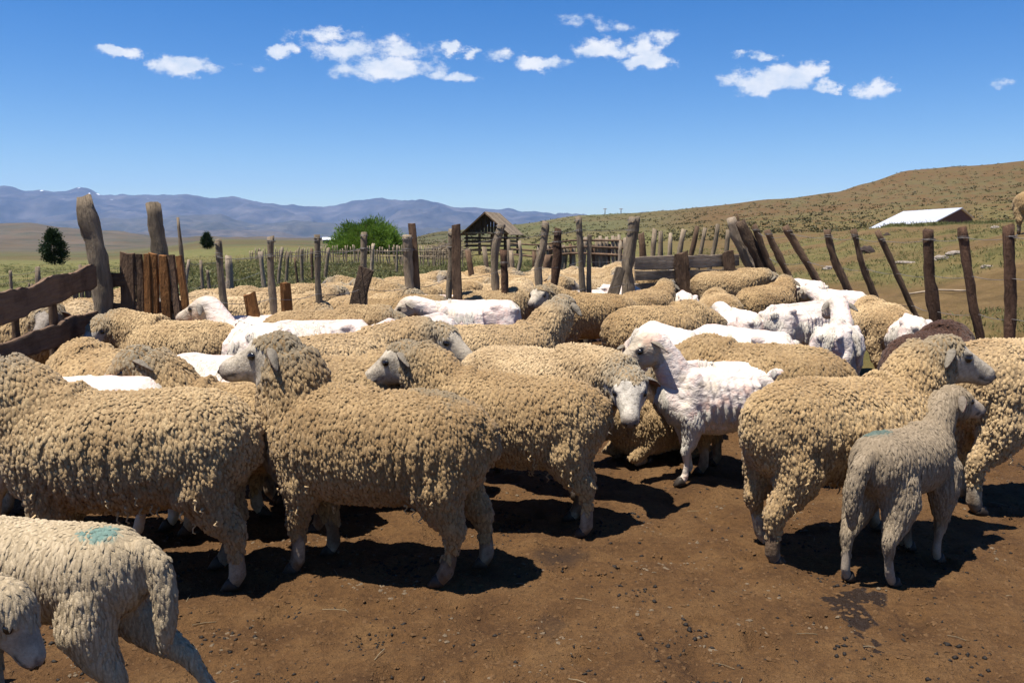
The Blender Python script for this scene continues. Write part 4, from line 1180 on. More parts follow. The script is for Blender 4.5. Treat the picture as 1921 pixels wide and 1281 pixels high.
for dz in (.14, .52, .86):
    line = []
    for pts, Y in tops:
        t = at_y(pts[0][0], pts[0][1], Y); b = at_y(pts[-1][0], pts[-1][1], Y)
        f = min(1.0, dz / max(t.z - b.z, .1)); v = t.lerp(b, f); v.z = t.z - dz - .02 * (hash((pts[0][0], dz)) % 5) / 5; v.y -= .05
        line.append(v)
    wires(fn, line, .03)

# --- corner: crooked post, slab boards, plank fence to the left
cr = thing('corner_post', 'tall crooked grey corner post where the plank fence ends', 'post', at_y(190, 610, 6.6)); cr.location = (0, 0, 0)
stake(cr, [(160, 369), (166, 410), (178, 455), (188, 500), (194, 550), (193, 612)], 6.6, 36, 'grey_wood', name='trunk', taper=.72)
P2 = thing('round_post', 'thick pale round post rising behind the orange slab boards', 'post'); stake(P2, [(286, 384), (292, 425), (300, 478)], 6.95, 28, 'grey_wood', name='trunk', taper=1.0)
tp = thing('thin_pole', 'thin leaning pole beside the orange slab boards', 'pole'); stake(tp, [(333, 408), (341, 470), (355, 600)], 6.85, 8, 'grey_wood', name='trunk', taper=.6)
sb = thing('slab_board_panel', 'upright orange brown slab boards nailed side by side near the left corner', 'fence')
for i, (x0, x1, yt, dx, m) in enumerate([(222, 252, 475, 5, 'brown_wood'), (253, 268, 477, 4, 'brown_wood'), (268, 281, 476, 5, 'orange_wood'), (281, 297, 475, 3, 'orange_wood'),
                                         (297, 315, 478, 8, 'orange_wood'), (315, 329, 478, 14, 'brown_wood'), (330, 343, 480, 15, 'orange_wood')]):
    stake(sb, [((x0 + x1) / 2, yt), ((x0 + x1) / 2 + dx, 612)], 6.72 + .012 * (i % 2), (x1 - x0) * .98, m, 'slab', thick=.016, name='slab')
plank(sb, at_y(196, 527, 6.70), at_y(346, 515, 6.79), .11, .03, 'brown_wood', name='rail')
plank(sb, at_y(205, 580, 6.70), at_y(346, 575, 6.79), .10, .03, 'brown_wood', name='rail')
pfz = thing('plank_fence', 'two wide dark wavy edged planks fencing the left corner', 'fence')
for (yr0, yr1, yl0, yl1, off) in [(497, 539, 549, 607, 0), (583, 618, 643, 690, .0)]:
    a0, a1 = at_y(178, yr0, 6.48), at_y(178, yr1, 6.48); b0, b1 = at_y(0, yl0, 4.8), at_y(0, yl1, 4.8)
    A = (a0 + a1) / 2; B = (b0 + b1) / 2; Bx = B + (B - A) * .35
    wd = [(a0 - a1).length * .5, (b0 - b1).length * .5]
    nv = (A - B).cross(Vector((0, 0, 1))).normalized()
    Q = [A.lerp(Bx, t) for t in np.linspace(0, 1, 14)]
    ww = [np.interp(t, [0, .74, 1], [wd[0], wd[1], wd[1]]) * (1 + .05 * math.sin(t * 19 + yr0)) for t in np.linspace(0, 1, 14)]
    for i in range(14): Q[i].z += .004 * math.sin(i * 1.3 + yr0)
    timber('plank', pfz, Q, ww, .016, 'brown_wood', n=10, power=7, up=tuple(nv), rough=.05, seg=28)
for px, Y, yt in [(28, 5.15, 560), (98, 5.75, 535), (-150, 4.2, 560)]:
    stake(pfz, [(px, yt), (px + 2, yt + 60)], Y + .09, 15, 'brown_wood')

# --- plank gate
gt = thing('plank_gate', 'weathered plank gate between the thick grey posts', 'gate')
for (ya, yb, yc, yd) in [(482, 507, 474, 502), (509, 526, 504, 520), (532, 552, 526, 545)]:
    a = at_y(1190, (ya + yb) / 2, 11.45); b = at_y(1384, (yc + yd) / 2, 12.25)
    plank(gt, a, b, (yb - ya) * 11.5 / FPX, .03, 'pale_wood' if ya < 500 else 'grey_wood')
for px, yt, yb, w, Y in [(1281, 474, 556, 26, 11.78), (1368, 471, 550, 22, 12.12)]:
    a = at_y(px - 2, yt, Y - .06); b = at_y(px + 2, yb, Y - .06); plank(gt, b, a, w * Y / FPX, .03, 'brown_wood', name='upright')
gp = thing('gate_post', 'pale grey leaning post at the right end of the plank gate', 'post'); stake(gp, [(1372, 410), (1382, 440), (1402, 490), (1425, 530)], 12.3, 19, 'pale_wood', name='trunk')
gs = thing('bark_slab', 'dark rough bark slab leaning against the right gate post', 'post'); stake(gs, [(1388, 416), (1410, 465), (1440, 528)], 12.1, 21, 'bark', name='trunk')
gk = thing('splintered_stick', 'short splintered stick poking up behind the bark slab', 'stick'); stake(gk, [(1383, 401), (1388, 425), (1400, 470)], 12.4, 7, 'brown_wood', name='trunk', taper=.3)

# --- leaning wire fence on the right
rf = thing('leaning_fence', 'row of leaning brown stakes and wire along the right side of the pen', 'fence')
RF = [([(1414, 423), (1430, 465), (1457, 522)], 12.0, 12), ([(1438, 432), (1456, 470), (1492, 542)], 11.6, 13), ([(1472, 424), (1500, 470), (1558, 568)], 10.9, 13),
      ([(1551, 431), (1566, 490), (1607, 572)], 10.1, 14), ([(1599, 430), (1615, 490), (1647, 568)], 9.7, 12), ([(1647, 435), (1678, 505), (1717, 588)], 9.3, 11),
      ([(1741, 431), (1744, 520), (1756, 612)], 8.4, 21), ([(1804, 426), (1818, 520), (1837, 625)], 7.9, 17), ([(1895, 424), (1895, 520), (1893, 620)], 7.4, 21), ([(2010, 418), (2014, 620)], 6.9, 20)]
for pts, Y, w in RF:
    o = stake(rf, pts, Y, w, 'red_wood' if w > 15 else 'brown_wood', 'round')
    wire_tie(o, at_y(*pts[0], Y).lerp(at_y(*pts[1], Y), .22), w * .5 * Y / FPX * 1.14)
for dz in (.10, .45, .80):
    line = []
    for pts, Y, w in RF:
        t = at_y(*pts[0], Y); b = at_y(*pts[-1], Y); v = t.lerp(b, dz / max(t.z - b.z, .1)); v.y -= .06; line.append(v)
    wires(rf, line, .02)

# --- stakes on the bank behind the gate
bf = thing('bank_fence', 'short weathered stakes on the bank behind the plank gate', 'fence')
for pts, Y, w, m in [([(1203, 438), (1206, 490)], 14.2, 14, 'brown_wood'), ([(1229, 430), (1222, 490)], 14.6, 11, 'grey_wood'), ([(1240, 433), (1238, 490)], 14.9, 10, 'grey_wood'),
                     ([(1257, 437), (1255, 490)], 15.2, 8, 'pale_wood'), ([(1283, 431), (1274, 470), (1272, 490)], 15.5, 10, 'grey_wood'), ([(1308, 425), (1296, 478)], 15.8, 10, 'brown_wood'),
                     ([(1323, 428), (1314, 478)], 16.0, 8, 'grey_wood'), ([(1346, 421), (1343, 450), (1337, 478)], 16.2, 9, 'grey_wood'), ([(1367, 432), (1362, 478)], 16.4, 9, 'grey_wood')]:
    stake(bf, pts, Y, w, m)
# --- far corral in the middle
rg2 = random.Random(11)
cf = thing('rail_corral', 'old corral of uneven stakes and log rails in the middle distance', 'fence')
for px in [1012, 1020, 1027, 1034, 1052, 1058, 1064, 1070, 1077, 1098, 1112, 1119, 1126, 1132, 1138, 1144, 1150, 1156, 1161, 1166, 1172, 1178]:
    Y = np.interp(px, [960, 1190], [24, 17]); yt = 462 - (px - 1010) * .10 + rg2.uniform(-9, 9); ln = rg2.uniform(-7, 5)
    stake(cf, [(px, yt), (px + ln, 520)], Y, rg2.uniform(6, 9.5), rg2.choice(['grey_wood', 'pale_wood', 'brown_wood']))
for k in range(3):
    a = at_y(958, 457 + 10 * k, 24.5); b = at_y(1190, 452 + 14 * k, 17.2); timber('rail', cf, [a, a.lerp(b, .3) + Vector((0, 0, -.06)), a.lerp(b, .6) + Vector((0, 0, .05)), b], .026, None, 'brown_wood', n=7)
# --- shorter stakes standing free among the far flock
sf = thing('stub_fence', 'dark short stakes behind the middle fence below the shed', 'fence')
for pts, Y, w, m in [([(877, 470), (886, 520)], 13.5, 12, 'brown_wood'), ([(908, 463), (913, 515)], 15, 9, 'grey_wood'), ([(958, 470), (962, 520)], 15, 9, 'grey_wood'), ([(1002, 472), (1004, 510)], 17, 8, 'brown_wood'),
                     ([(953, 450), (955, 500)], 17, 8, 'grey_wood'), ([(974, 452), (978, 480), (973, 505)], 19, 7, 'pale_wood'), ([(1028, 478), (1025, 505)], 18, 14, 'brown_wood')]:
    stake(sf, pts, Y, w, m)
# --- wire fence in the scrub at the left and its pale sticks
wf = thing('scrub_fence', 'grey posts and wire standing in the green scrub at left', 'fence')
SF = [(355, 487, 14.0, 6, 'pale_wood'), (376, 488, 15, 6, 'grey_wood'), (389, 507, 12.5, 6, 'grey_wood'), (429, 480, 15.5, 15, 'pale_wood'), (488, 472, 20, 9, 'pale_wood'), (530, 464, 22, 6, 'pale_wood'), (541, 473, 22, 6, 'grey_wood'),
      (553, 484, 20, 5, 'brown_wood'), (565, 467, 24, 6, 'grey_wood'), (585, 466, 25, 6, 'brown_wood'), (617, 465, 26, 7, 'grey_wood'), (701, 457, 28, 7, 'pale_wood'), (745, 460, 30, 5, 'pale_wood')]
ln = []
for px, yt, Y, w, m in SF:
    stake(wf, [(px, yt), (px + rg2.uniform(-5, 5), yt + 40)], Y, w, m)
    if px not in (389, 553, 541): ln.append(at_y(px, yt + 6, Y - .08))
wires(wf, ln, .03, .004); wires(wf, [v - Vector((0, 0, .4)) for v in ln], .03, .004); wires(wf, [v - Vector((0, 0, .75)) for v in ln], .03, .004)
# --- thin stick fence farther back
kf = thing('stick_fence', 'long fence of thin pale sticks in front of the green bush', 'fence')
for i in range(86):
    px = 470 + i * 4.65 + rg2.uniform(-1.5, 1.5); Y = np.interp(px, [470, 870], [48, 37])
    yt = np.interp(px, [470, 620, 870], [470, 463, 464]) + rg2.uniform(-5, 5); lean = rg2.uniform(-4, 4) + (5 if 720 < px < 745 else 0)
    stake(kf, [(px, yt), (px + lean, yt + 34)], Y, rg2.uniform(1.6, 3.0), rg2.choice(['pale_wood', 'grey_wood', 'grey_wood']), name='stick')
for k in range(2): timber('rail', kf, [at_y(470, 476 + 9 * k, 48.2), at_y(660, 471 + 9 * k, 43), at_y(868, 472 + 10 * k, 37.2)], .025, None, 'grey_wood', n=6)
vf = thing('paling_fence', 'grey upright palings seen under the dark planks at left', 'fence')
for i in range(30):
    px = 46 + i * 4.4 + rg2.uniform(-1, 1); Y = 11.0 + i * .03
    stake(vf, [(px, 537 - i * .7 + rg2.uniform(-5, 5)), (px + rg2.uniform(-3, 3), 590)], Y, rg2.uniform(2.6, 4.6), 'grey_wood', name='paling')
hf = thing('pasture_fence', 'low wire fence with square posts in the pasture at far left', 'fence')
hl = []
for px, yt, Y in [(-40, 512, 12), (70, 500, 13), (150, 497, 14.5), (20, 508, 12.4)]:
    stake(hf, [(px, yt), (px + 2, yt + 40)], Y, 10 if px == 70 else 6, 'grey_wood')
for k in range(3): wires(hf, [at_y(px, yt + 8 + 14 * k, Y - .07) for px, yt, Y in [(-40, 512, 12), (20, 508, 12.4), (70, 500, 13), (150, 497, 14.5), (260, 492, 16)]], .02, .003)

# ------------------------------------------------------------------ shed
def shed():
    Y = 60; base = at_y(912, 478, Y); z0 = tz(base.x, Y)
    r = thing('open_shed', 'open gabled shed of dark boards on posts behind the pen', 'shed', (base.x, Y, z0), R(-15))
    def bx(name, x0, x1, y0, y1, z0_, z1, mat):
        V = [(x, y, z) for z in (z0_, z1) for y in (y0, y1) for x in (x0, x1)]
        F = [(0, 2, 3, 1), (4, 5, 7, 6), (0, 1, 5, 4), (2, 6, 7, 3), (0, 4, 6, 2), (1, 3, 7, 5)]
        me = make_mesh(name, np.array(V, float), np.array(F), False, None, np.array(V, float)); me.materials.append(MATS[mat]); return link(name, me, None, r)
    ez, rz, hw, D = 1.62 - z0, 3.02 - z0, 1.62, 3.2
    for x in (-1.45, -.5, .5, 1.45):
        for y in (.1, D - .1): bx('post', x - .07, x + .07, y - .07, y + .07, 0, ez + .02, 'brown_wood')
    n = 13
    for i in range(n):                                  # gable boards hang to uneven lengths
        x0 = -1.5 + 3.0 * i / n; x1 = x0 + 3.0 / n - .03; xm = (x0 + x1) / 2
        zt = rz - (rz - ez) * abs(xm) / hw - .10; zb = ez - .05 + .12 * math.sin(i * 2.3)
        if zt > zb + .05: bx('board', x0, x1, .0 + .01 * (i % 2), .025 + .01 * (i % 2), zb, zt, 'shaded_dark_wood')
    for s in (-1, 1):
        nb = 9
        for j in range(nb):                             # roof boards, eave to ridge
            y0 = -.35 + (D + .7) * j / nb; y1 = y0 + (D + .7) / nb - .02
            V = []
            for (x, z) in ((0, rz + .03), (s * (hw + .22), ez - (rz - ez) * .22 / hw + .03)):
                for y in (y0, y1):
                    for t in (0, .035): V.append((x, y, z + t + .006 * (j % 2)))
            F = [(0, 1, 5, 4), (2, 6, 7, 3), (0, 4, 6, 2), (1, 3, 7, 5), (0, 2, 3, 1), (4, 5, 7, 6)]
            G = [(v[1], v[2], v[0]) for v in V]
            me = make_mesh('roof_board', np.array(V, float), np.array(F), False, None, np.array(G, float)); me.materials.append(MATS['grey_wood' if s > 0 else 'shaded_dark_wood']); link('roof_board', me, None, r)
        V, F = tube([(0, -.3, rz - .02), (s * (hw + .1), -.3, ez - .08)], .05, n=6); me = make_mesh('rafter', V, F, True, None, V); me.materials.append(MATS['brown_wood']); link('rafter', me, None, r)
    for z in (.25, .55, .85, 1.1):
        for y in (.02, D): bx('rail', -1.6, 1.6, y - .05, y + .05, z, z + .12, 'shaded_dark_wood')
        bx('rail', 1.42, 1.5, .1, D - .1, z + .02, z + .15, 'grey_wood'); bx('rail', -1.5, -1.42, .1, D - .1, z + .02, z + .15, 'brown_wood')
    bx('beam', -1.7, 1.7, -.08, .0, ez - .06, ez + .06, 'grey_wood')
shed()
bp = thing('brush_pile', 'tangled grey brushwood pile beside the open shed', 'brush')
for i in range(150):
    px = rg2.uniform(798, 872); Y = rg2.uniform(52, 56); p = at_y(px, 480, Y); z = tz(p.x, Y)
    hgt = .95 * (1 - abs(px - 838) / 48 * .5)
    c = np.array([p.x, Y, z + rg2.uniform(0, hgt)]); a = rg2.uniform(-.5, .5); L = rg2.uniform(.35, .8)
    d = np.array([math.cos(a) * L, rg2.uniform(-.3, .3), math.sin(a) * L + .15])
    V, F = tube([c - d, c, c + d], rg2.uniform(.014, .03), n=4, up=(0, 1, .3)); me = make_mesh('branch', V, F, True, None, V); me.materials.append(MATS['grey_wood'])
    link('branch', me, None, bp)

# ------------------------------------------------------------------ corrugated roof on the bank
def metal_roof():
    A, B = at_y(1695, 397, 46), at_y(1806, 390.5, 43)        # ridge ends
    Cc, D = at_y(1630, 429, 42.5), at_y(1757, 416, 39.5)      # eave ends
    r = thing('metal_roof_hut', 'low hut with bright white corrugated metal roof beyond the bank', 'hut', (0, 0, 0))
    mm = NT('roof_sheet'); co = mm.coord(); mm.color(mm.ramp(mm.noise(co, 1.2, 4), [(.35, (.78, .78, .79)), (.7, (.88, .88, .88))])); mm.b.inputs['Roughness'].default_value = .45
    def sheet(name, p, q, s, t, proud):
        n = 90; rows = []
        nv = (q - p).cross(s - p).normalized(); nv = nv if nv.z > 0 else -nv
        for i in range(n + 1):
            f = i / n; h = .018 * math.cos(i * math.pi) + proud
            rows.append([list(p.lerp(q, f) + nv * h), list(s.lerp(t, f) + nv * h), list(p.lerp(q, f) + nv * (h - .012)), list(s.lerp(t, f) + nv * (h - .012))])
        V = np.array(rows).reshape(-1, 3); F = []
        for i in range(n):
            a = i * 4; F += [[a, a + 1, a + 5, a + 4], [a + 2, a + 6, a + 7, a + 3], [a, a + 4, a + 6, a + 2], [a + 1, a + 3, a + 7, a + 5]]
        me = make_mesh(name, V, np.array(F), False); me.materials.append(mm.mat); link(name, me, None, r)
    E = B + (B - D) * Vector((1, 1, -1)) * .55; E.z = B.z - (B.z - D.z) * .6; G = A + (E - B)
    for k in range(4):
        f0, f1 = k / 4, (k + 1) / 4 + .01
        sheet('roof_sheet', A.lerp(B, f0), A.lerp(B, min(f1, 1)), Cc.lerp(D, f0), Cc.lerp(D, min(f1, 1)), .004 * k)
    sheet('roof_sheet', A, B, G, E, .0)
    zz = min(D.z, E.z) - 1.2
    wallm = mat_plain('hut_wall', (.16, .07, .045), .9)
    inn = .12
    Bi, Di, Ei = B.lerp(A, .03), D.lerp(Cc, .03), E.lerp(G, .03)
    Vw = [list(Bi - Vector((0, 0, .06))), list(Di - Vector((0, 0, .06))), list(Ei - Vector((0, 0, .06))), [Di.x, Di.y, zz], [Ei.x, Ei.y, zz]]
    o2 = (A - B).normalized() * .1
    Vw += [list(Vector(v) + o2) for v in Vw]
    Fw = [[0, 1, 3], [0, 3, 4], [0, 4, 2], [5, 8, 6], [5, 9, 8], [5, 7, 9], [0, 5, 6], [0, 6, 1], [0, 2, 7], [0, 7, 5], [1, 6, 8], [1, 8, 3], [2, 4, 9], [2, 9, 7]]
    me = make_mesh('gable_wall', np.array(Vw, float), np.array(Fw), False); me.materials.append(wallm); link('gable_wall', me, None, r)
    Ci = Cc.lerp(D, .03)
    Vf = [list(Di - Vector((0, 0, .1))), list(Ci - Vector((0, 0, .1))), [Ci.x, Ci.y, zz], [Di.x, Di.y, zz]]; nb = Vector((.0, .15, 0)); Vf += [list(Vector(v) + nb) for v in Vf]
    Ff = [[0, 1, 2, 3], [4, 7, 6, 5], [0, 4, 5, 1], [1, 5, 6, 2], [2, 6, 7, 3], [3, 7, 4, 0]]
    me = make_mesh('front_wall', np.array(Vf, float), np.array(Ff), False); me.materials.append(wallm); link('front_wall', me, None, r)
metal_roof()
def far_house():
    c = at_y(620, 456, 300); z = tz(c.x, 300)
    r = thing('far_house', 'tiny far house with white metal roof left of the bush', 'house', (c.x, 300, z), R(12))
    h = py_to_z(450, 300) - z; t = py_to_z(446, 300) - z; w = 2.5; d = 2
    V = [(-w, -d, -.5), (w, -d, -.5), (w, d, -.5), (-w, d, -.5), (-w, -d, h), (w, -d, h), (w, d, h), (-w, d, h), (-w, 0, t), (w, 0, t)]
    F = [[0, 1, 5], [0, 5, 4], [2, 3, 7], [2, 7, 6], [0, 4, 8], [0, 8, 3], [3, 8, 7], [1, 2, 9], [1, 9, 5], [2, 6, 9]]
    me = make_mesh('wall', np.array(V, float), np.array(F), False); me.materials.append(mat_plain('far_wall', (.12, .09, .07))); link('wall', me, None, r)
    for s in (-1, 1):
        V = [(-w - .2, 0, t + .06), (w + .2, 0, t + .06), (w + .2, s * (d + .3), h - .02), (-w - .2, s * (d + .3), h - .02)]; V += [(a, b, c_ + .08) for a, b, c_ in V]
        F = [[0, 1, 2, 3], [4, 7, 6, 5], [0, 4, 5, 1], [1, 5, 6, 2], [2, 6, 7, 3], [3, 7, 4, 0]]
        me = make_mesh('roof', np.array(V, float), np.array(F), False); me.materials.append(mat_plain('far_roof', (.7, .71, .73), .4)); link('roof', me, None, r)
far_house()
for px, lab in ((1135, 'left of two utility poles on the far ridge'), (1165, 'right of two utility poles on the far ridge')):
    p = at_y(px, 400, 410); zb = tz(p.x, 410); zt = py_to_z(391, 410)
    r = thing('utility_pole', lab, 'pole', (p.x, 410, zb))
    V, F = tube([(0, 0, -.3), (0, 0, zt - zb)], [.20, .15], n=6, up=(1, 0, 0)); me = make_mesh('mast', V, F, True, None, V); me.materials.append(MATS['brown_wood']); link('mast', me, None, r)
    V, F = tube([(-.9, 0, zt - zb - .35), (.9, 0, zt - zb - .35)], .12, n=6); me = make_mesh('crossarm', V, F, True, None, V); me.materials.append(MATS['brown_wood']); link('crossarm', me, None, r)
# ------------------------------------------------------------------ plants
def leaves(C_, D, L, Wd, rng):
    """flat leaf blades at C_ pointing along D"""
    m = len(C_); D = nrm(D); s = nrm(np.cross(D, rng.normal(0, 1, (m, 3))))
    a = C_ - s * Wd[:, None] * .5; b = C_ + s * Wd[:, None] * .5; t = C_ + D * L[:, None]
    V = np.stack([a, b, t], 1).reshape(-1, 3); return V, np.arange(3 * m).reshape(-1, 3)
def leafmesh(name, V, F, shade, mat, parent=None):
    me = make_mesh(name, V, F, False, np.repeat(shade, 3)[:, None] * np.ones(3)); me.materials.append(mat); return link(name, me, None, parent)
nrg = np.random.default_rng(3)
M_bush = mat_leaf('bush_leaf', (.060, .115, .014), (.165, .26, .040), .35)
M_con = mat_leaf('conifer_leaf', (.010, .022, .009), (.030, .052, .018), .1)
M_scrub = mat_leaf('scrub_leaf', (.044, .056, .017), (.170, .165, .060), .25)
M_hill = mat_leaf('hill_leaf', (.050, .047, .019), (.105, .090, .038), .15)
M_dry = mat_leaf('dry_grass', (.10, .085, .035), (.25, .20, .095), .25)
def bush():
    Y = 70; c = at_y(690, 475, Y); z0 = tz(c.x, Y); rx, h = 2.95, (py_to_z(416, Y) - z0)
    r = thing('willow_bush', 'large rounded bright green bush behind the stick fence', 'bush', (c.x, Y, z0))
    P = []
    for i in range(34):
        a = nrg.uniform(0, 2 * np.pi); e = nrg.uniform(.1, 1.0); tip = np.array([math.cos(a) * rx * .8 * e, math.sin(a) * rx * .6 * e, h * (.95 - .45 * e * e)])
        P.append(tube([(0, 0, -.1), tip * .4 + np.array([0, 0, .15]), tip], [.05, .03, .008], n=4, up=(0, 1, .2)))
    V, F = join(P); me = make_mesh('trunk', V, F, True, None, V); me.materials.append(MATS['bark']); link('trunk', me, None, r)
    m = 24000
    k = nrg.normal(0, 1, (260, 3)); k = nrm(k); k[:, 2] = np.abs(k[:, 2]); kk = k * nrg.uniform(.55, 1.0, (260, 1)) ** .5 * np.array([rx, rx * .75, h]) * (1 + .10 * nrg.normal(0, 1, (260, 1)))
    idx = nrg.integers(0, 260, m); Cn = kk[idx] + nrg.normal(0, .20, (m, 3)); Cn[:, 2] = np.abs(Cn[:, 2])
    D = nrm(Cn * np.array([1, 1, .6])) + nrg.normal(0, .35, (m, 3)) + np.array([0, 0, .7])
    V, F = leaves(Cn, D, nrg.uniform(.12, .30, m), nrg.uniform(.04, .09, m), nrg)
    leafmesh('crown', V, F, np.clip(nrg.random(260)[idx] * .7 + nrg.random(m) * .3, 0, 1), M_bush, r)
bush()
def conifer(px, yt, yb, Y, w, lab):
    c = at_y(px, yb, Y); z0 = tz(c.x, Y); h = py_to_z(yt, Y) - z0; rx = w * .5 * Y / FPX
    r = thing('conifer_tree', lab, 'tree', (c.x, Y, z0))
    V, F = tube([(0, 0, -.2), (0, 0, h * .3), (0, 0, h * .9)], [.07 * h / 2.4, .05, .01], n=7, up=(1, 0, 0)); me = make_mesh('trunk', V, F, True, None, V); me.materials.append(MATS['bark']); link('trunk', me, None, r)
    m = 9000; nc = 170
    t = nrg.random(nc) ** .8; ang = nrg.uniform(0, 2 * np.pi, nc); rad = np.interp(t, [0, .15, .4, .75, 1], [.6, .95, 1, .62, .05]) * rx
    rr = rad * nrg.uniform(.45, 1.06, nc); kc = np.stack([np.cos(ang) * rr, np.sin(ang) * rr, h * (.08 + .90 * t)], 1)
    idx = nrg.integers(0, nc, m); Cn = kc[idx] + nrg.normal(0, rx * .17, (m, 3))
    D = nrm(Cn * np.array([1, 1, 0]) + 1e-6) + nrg.normal(0, .4, (m, 3)) + np.array([0, 0, .35])
    V, F = leaves(Cn, D, nrg.uniform(.09, .2, m) * h / 2.4, nrg.uniform(.05, .09, m) * h / 2.4, nrg)
    leafmesh('crown', V, F, np.clip(nrg.random(nc)[idx] * .7 + nrg.random(m) * .3, 0, 1), M_con, r)
conifer(103, 432, 497, 60, 38, 'dark bushy conifer standing alone at far left')
conifer(389, 437, 468, 110, 20, 'smaller dark conifer right of the thick round post')

def tufts(name, XY, size, per, mat, lab, cat, up=.9, width=.2, shade_lo=.0, spread=.5):
    XY = np.asarray(XY); n = len(XY); z = terrain(XY[:, 0], XY[:, 1])
    B = np.stack([XY[:, 0], XY[:, 1], z], 1)
    idx = np.repeat(np.arange(n), per); m = len(idx); s = np.asarray(size)[idx]
    off = nrg.normal(0, 1, (m, 3)) * np.array([spread, spread, .12]) * s[:, None]; off[:, 2] = np.abs(off[:, 2]) * 2.2
    C_ = B[idx] + off; D = off * np.array([1, 1, .3]) / s[:, None] + nrg.normal(0, .35, (m, 3)) + np.array([0, 0, up])
    V, F = leaves(C_, D, s * nrg.uniform(.35, .9, m), s * width * nrg.uniform(.5, 1.3, m), nrg)
    sh = np.clip(shade_lo + nrg.random(n)[idx] * .7 + nrg.random(m) * .3, 0, 1)
    o = leafmesh(name, V, F, sh, mat); tag(o, lab, cat, kind='stuff'); return o
def scatter(n, px0, px1, Y0, Y1, cond=None):
    px = nrg.uniform(px0, px1, n); Y = np.exp(nrg.uniform(math.log(Y0), math.log(Y1), n)); x = (px - 960.5) / FPX * Y
    k = np.ones(n, bool) if cond is None else cond(px, Y, x); return np.stack([x[k], Y[k]], 1)
gap = lambda px, Y, x: Y > far_edge(px) + 1.2
XY = scatter(4300, 330, 1060, 12, 46, gap); tufts('scrub', XY, nrg.uniform(.06, .23, len(XY)), 24, M_scrub, 'low green scrub behind the far pen', 'scrub', width=.28, up=.3, spread=.62, shade_lo=.12)
XY = scatter(1500, -150, 345, 13, 60, None); tufts('pasture_grass', XY, nrg.uniform(.05, .16, len(XY)), 16, M_scrub, 'green pasture grass at far left', 'grass', width=.14)
XY = scatter(3000, 330, 1150, 18, 60, gap); tufts('dry_grass', XY, nrg.uniform(.10, .26, len(XY)), 9, M_dry, 'dry straw coloured grass among the green scrub', 'grass', width=.10)
XY = scatter(4600, 700, 2300, 55, 420, lambda px, Y, x: (px > 1000) | (Y > 130)); tufts('hillside_scrub', XY, nrg.uniform(.16, .50, len(XY)) * np.clip(XY[:, 1] / 150, .3, 1.6) ** .6, 9, M_hill, 'olive tussocks dotted over the brown hillside', 'scrub', width=.6, up=.5, shade_lo=0)
bank = lambda px, Y, x: (terrain(x, Y, False) > .16) & (fbm(np.stack([x, Y, 0 * x], 1) * .45, 3, 44) + .30 * sstep(13, 20, Y) > .0)
XY = scatter(6500, 1200, 2150, 8.6, 34, bank); tufts('bank_grass', XY, nrg.uniform(.035, .10, len(XY)), 8, M_scrub, 'short patchy grass on the brown bank at right', 'grass', width=.16, shade_lo=.1)
XY = scatter(420, 1655, 1900, 33, 38.5, None); tufts('roof_weeds', XY, nrg.uniform(.10, .24, len(XY)), 22, M_scrub, 'green weeds along the eave of the white metal roof', 'weeds', width=.18, shade_lo=.15)

# ------------------------------------------------------------------ stones
def stone(px, py, Y, w, h, name, lab, cat, mat='rock', seed=1, flat=1.0):
    p = at_y(px, py, Y); z = tz(p.x, Y); r = w * .5 * Y / FPX; hh = h * Y / FPX
    V, F = ellipsoid((0, 0, 0), (r, r * .8, hh * .62), n=12, m=8)
    V = V * (1 + .40 * fbm(V / r * 1.5 + seed * 5, 3, seed))[:, None]
    me = make_mesh(name, V, F, False); me.materials.append(MATS[mat]); o = link(name, me); o.location = (p.x, Y, z + hh * .02)
    return tag(o, lab, cat)
MATS['dark_rock'] = mat_plain('dark_rock', (.045, .03, .024), .9)
def stone_y(px, py):                                   # distance at which the ground shows in this picture row
    ys = np.linspace(8, 40, 400); xs = (px - 960.5) / FPX * ys; b = (640.5 - py) / FPX
    d = terrain(xs, ys, False) - (CAM_H + ys * (-_sp + b * _cp) / (_cp + b * _sp)); k = np.where(d > 0)[0]
    return float(ys[k[0]]) if len(k) else 20.0
for i, (px, py, w, h, m, lab) in enumerate([
        (1624, 470, 42, 24, 'dark_rock', 'dark boulder on the bank behind the leaning stakes'),
        (1768, 484, 32, 12, 'rock', 'grey flat stone on the bank right of the thick stake'),
        (1792, 476, 34, 10, 'rock', 'pale tan flat stone beside the grey flat stone'),
        (1553, 503, 16, 9, 'rock', 'small pale stone between the leaning stakes'),
        (1702, 492, 40, 6, 'rock', 'low tan rock shelf on the bank'),
        (1664, 444, 14, 6, 'dark_rock', 'small dark stone near the top of the bank'),
        (1852, 500, 22, 7, 'rock', 'small tan stone on the bank near the right edge'),
        (1508, 531, 16, 8, 'dark_rock', 'small dark stone on bare earth by the pen'),
        (1868, 426, 16, 6, 'rock', 'small pale stone high on the bank by the lone sheep')]):
    stone(px, py, stone_y(px, py), w, h, 'boulder' if w > 36 else 'stone', lab, 'rock', m, i + 3)
p0, p1 = stone_y(1702, 555), stone_y(1812, 549)
a, b = at_y(1702, 555, p0), at_y(1812, 549, p1)
bs = timber('fallen_branch', None, [(a.x, a.y, tz(a.x, a.y) + .03), ((a.x + b.x) / 2, (a.y + b.y) / 2, tz((a.x + b.x) / 2, (a.y + b.y) / 2) + .05), (b.x, b.y, tz(b.x, b.y) + .03)], .014, None, 'pale_wood', n=6, up=(0, 0, 1))
tag(bs, 'thin pale branch lying on the bank behind the thick stakes', 'branch')

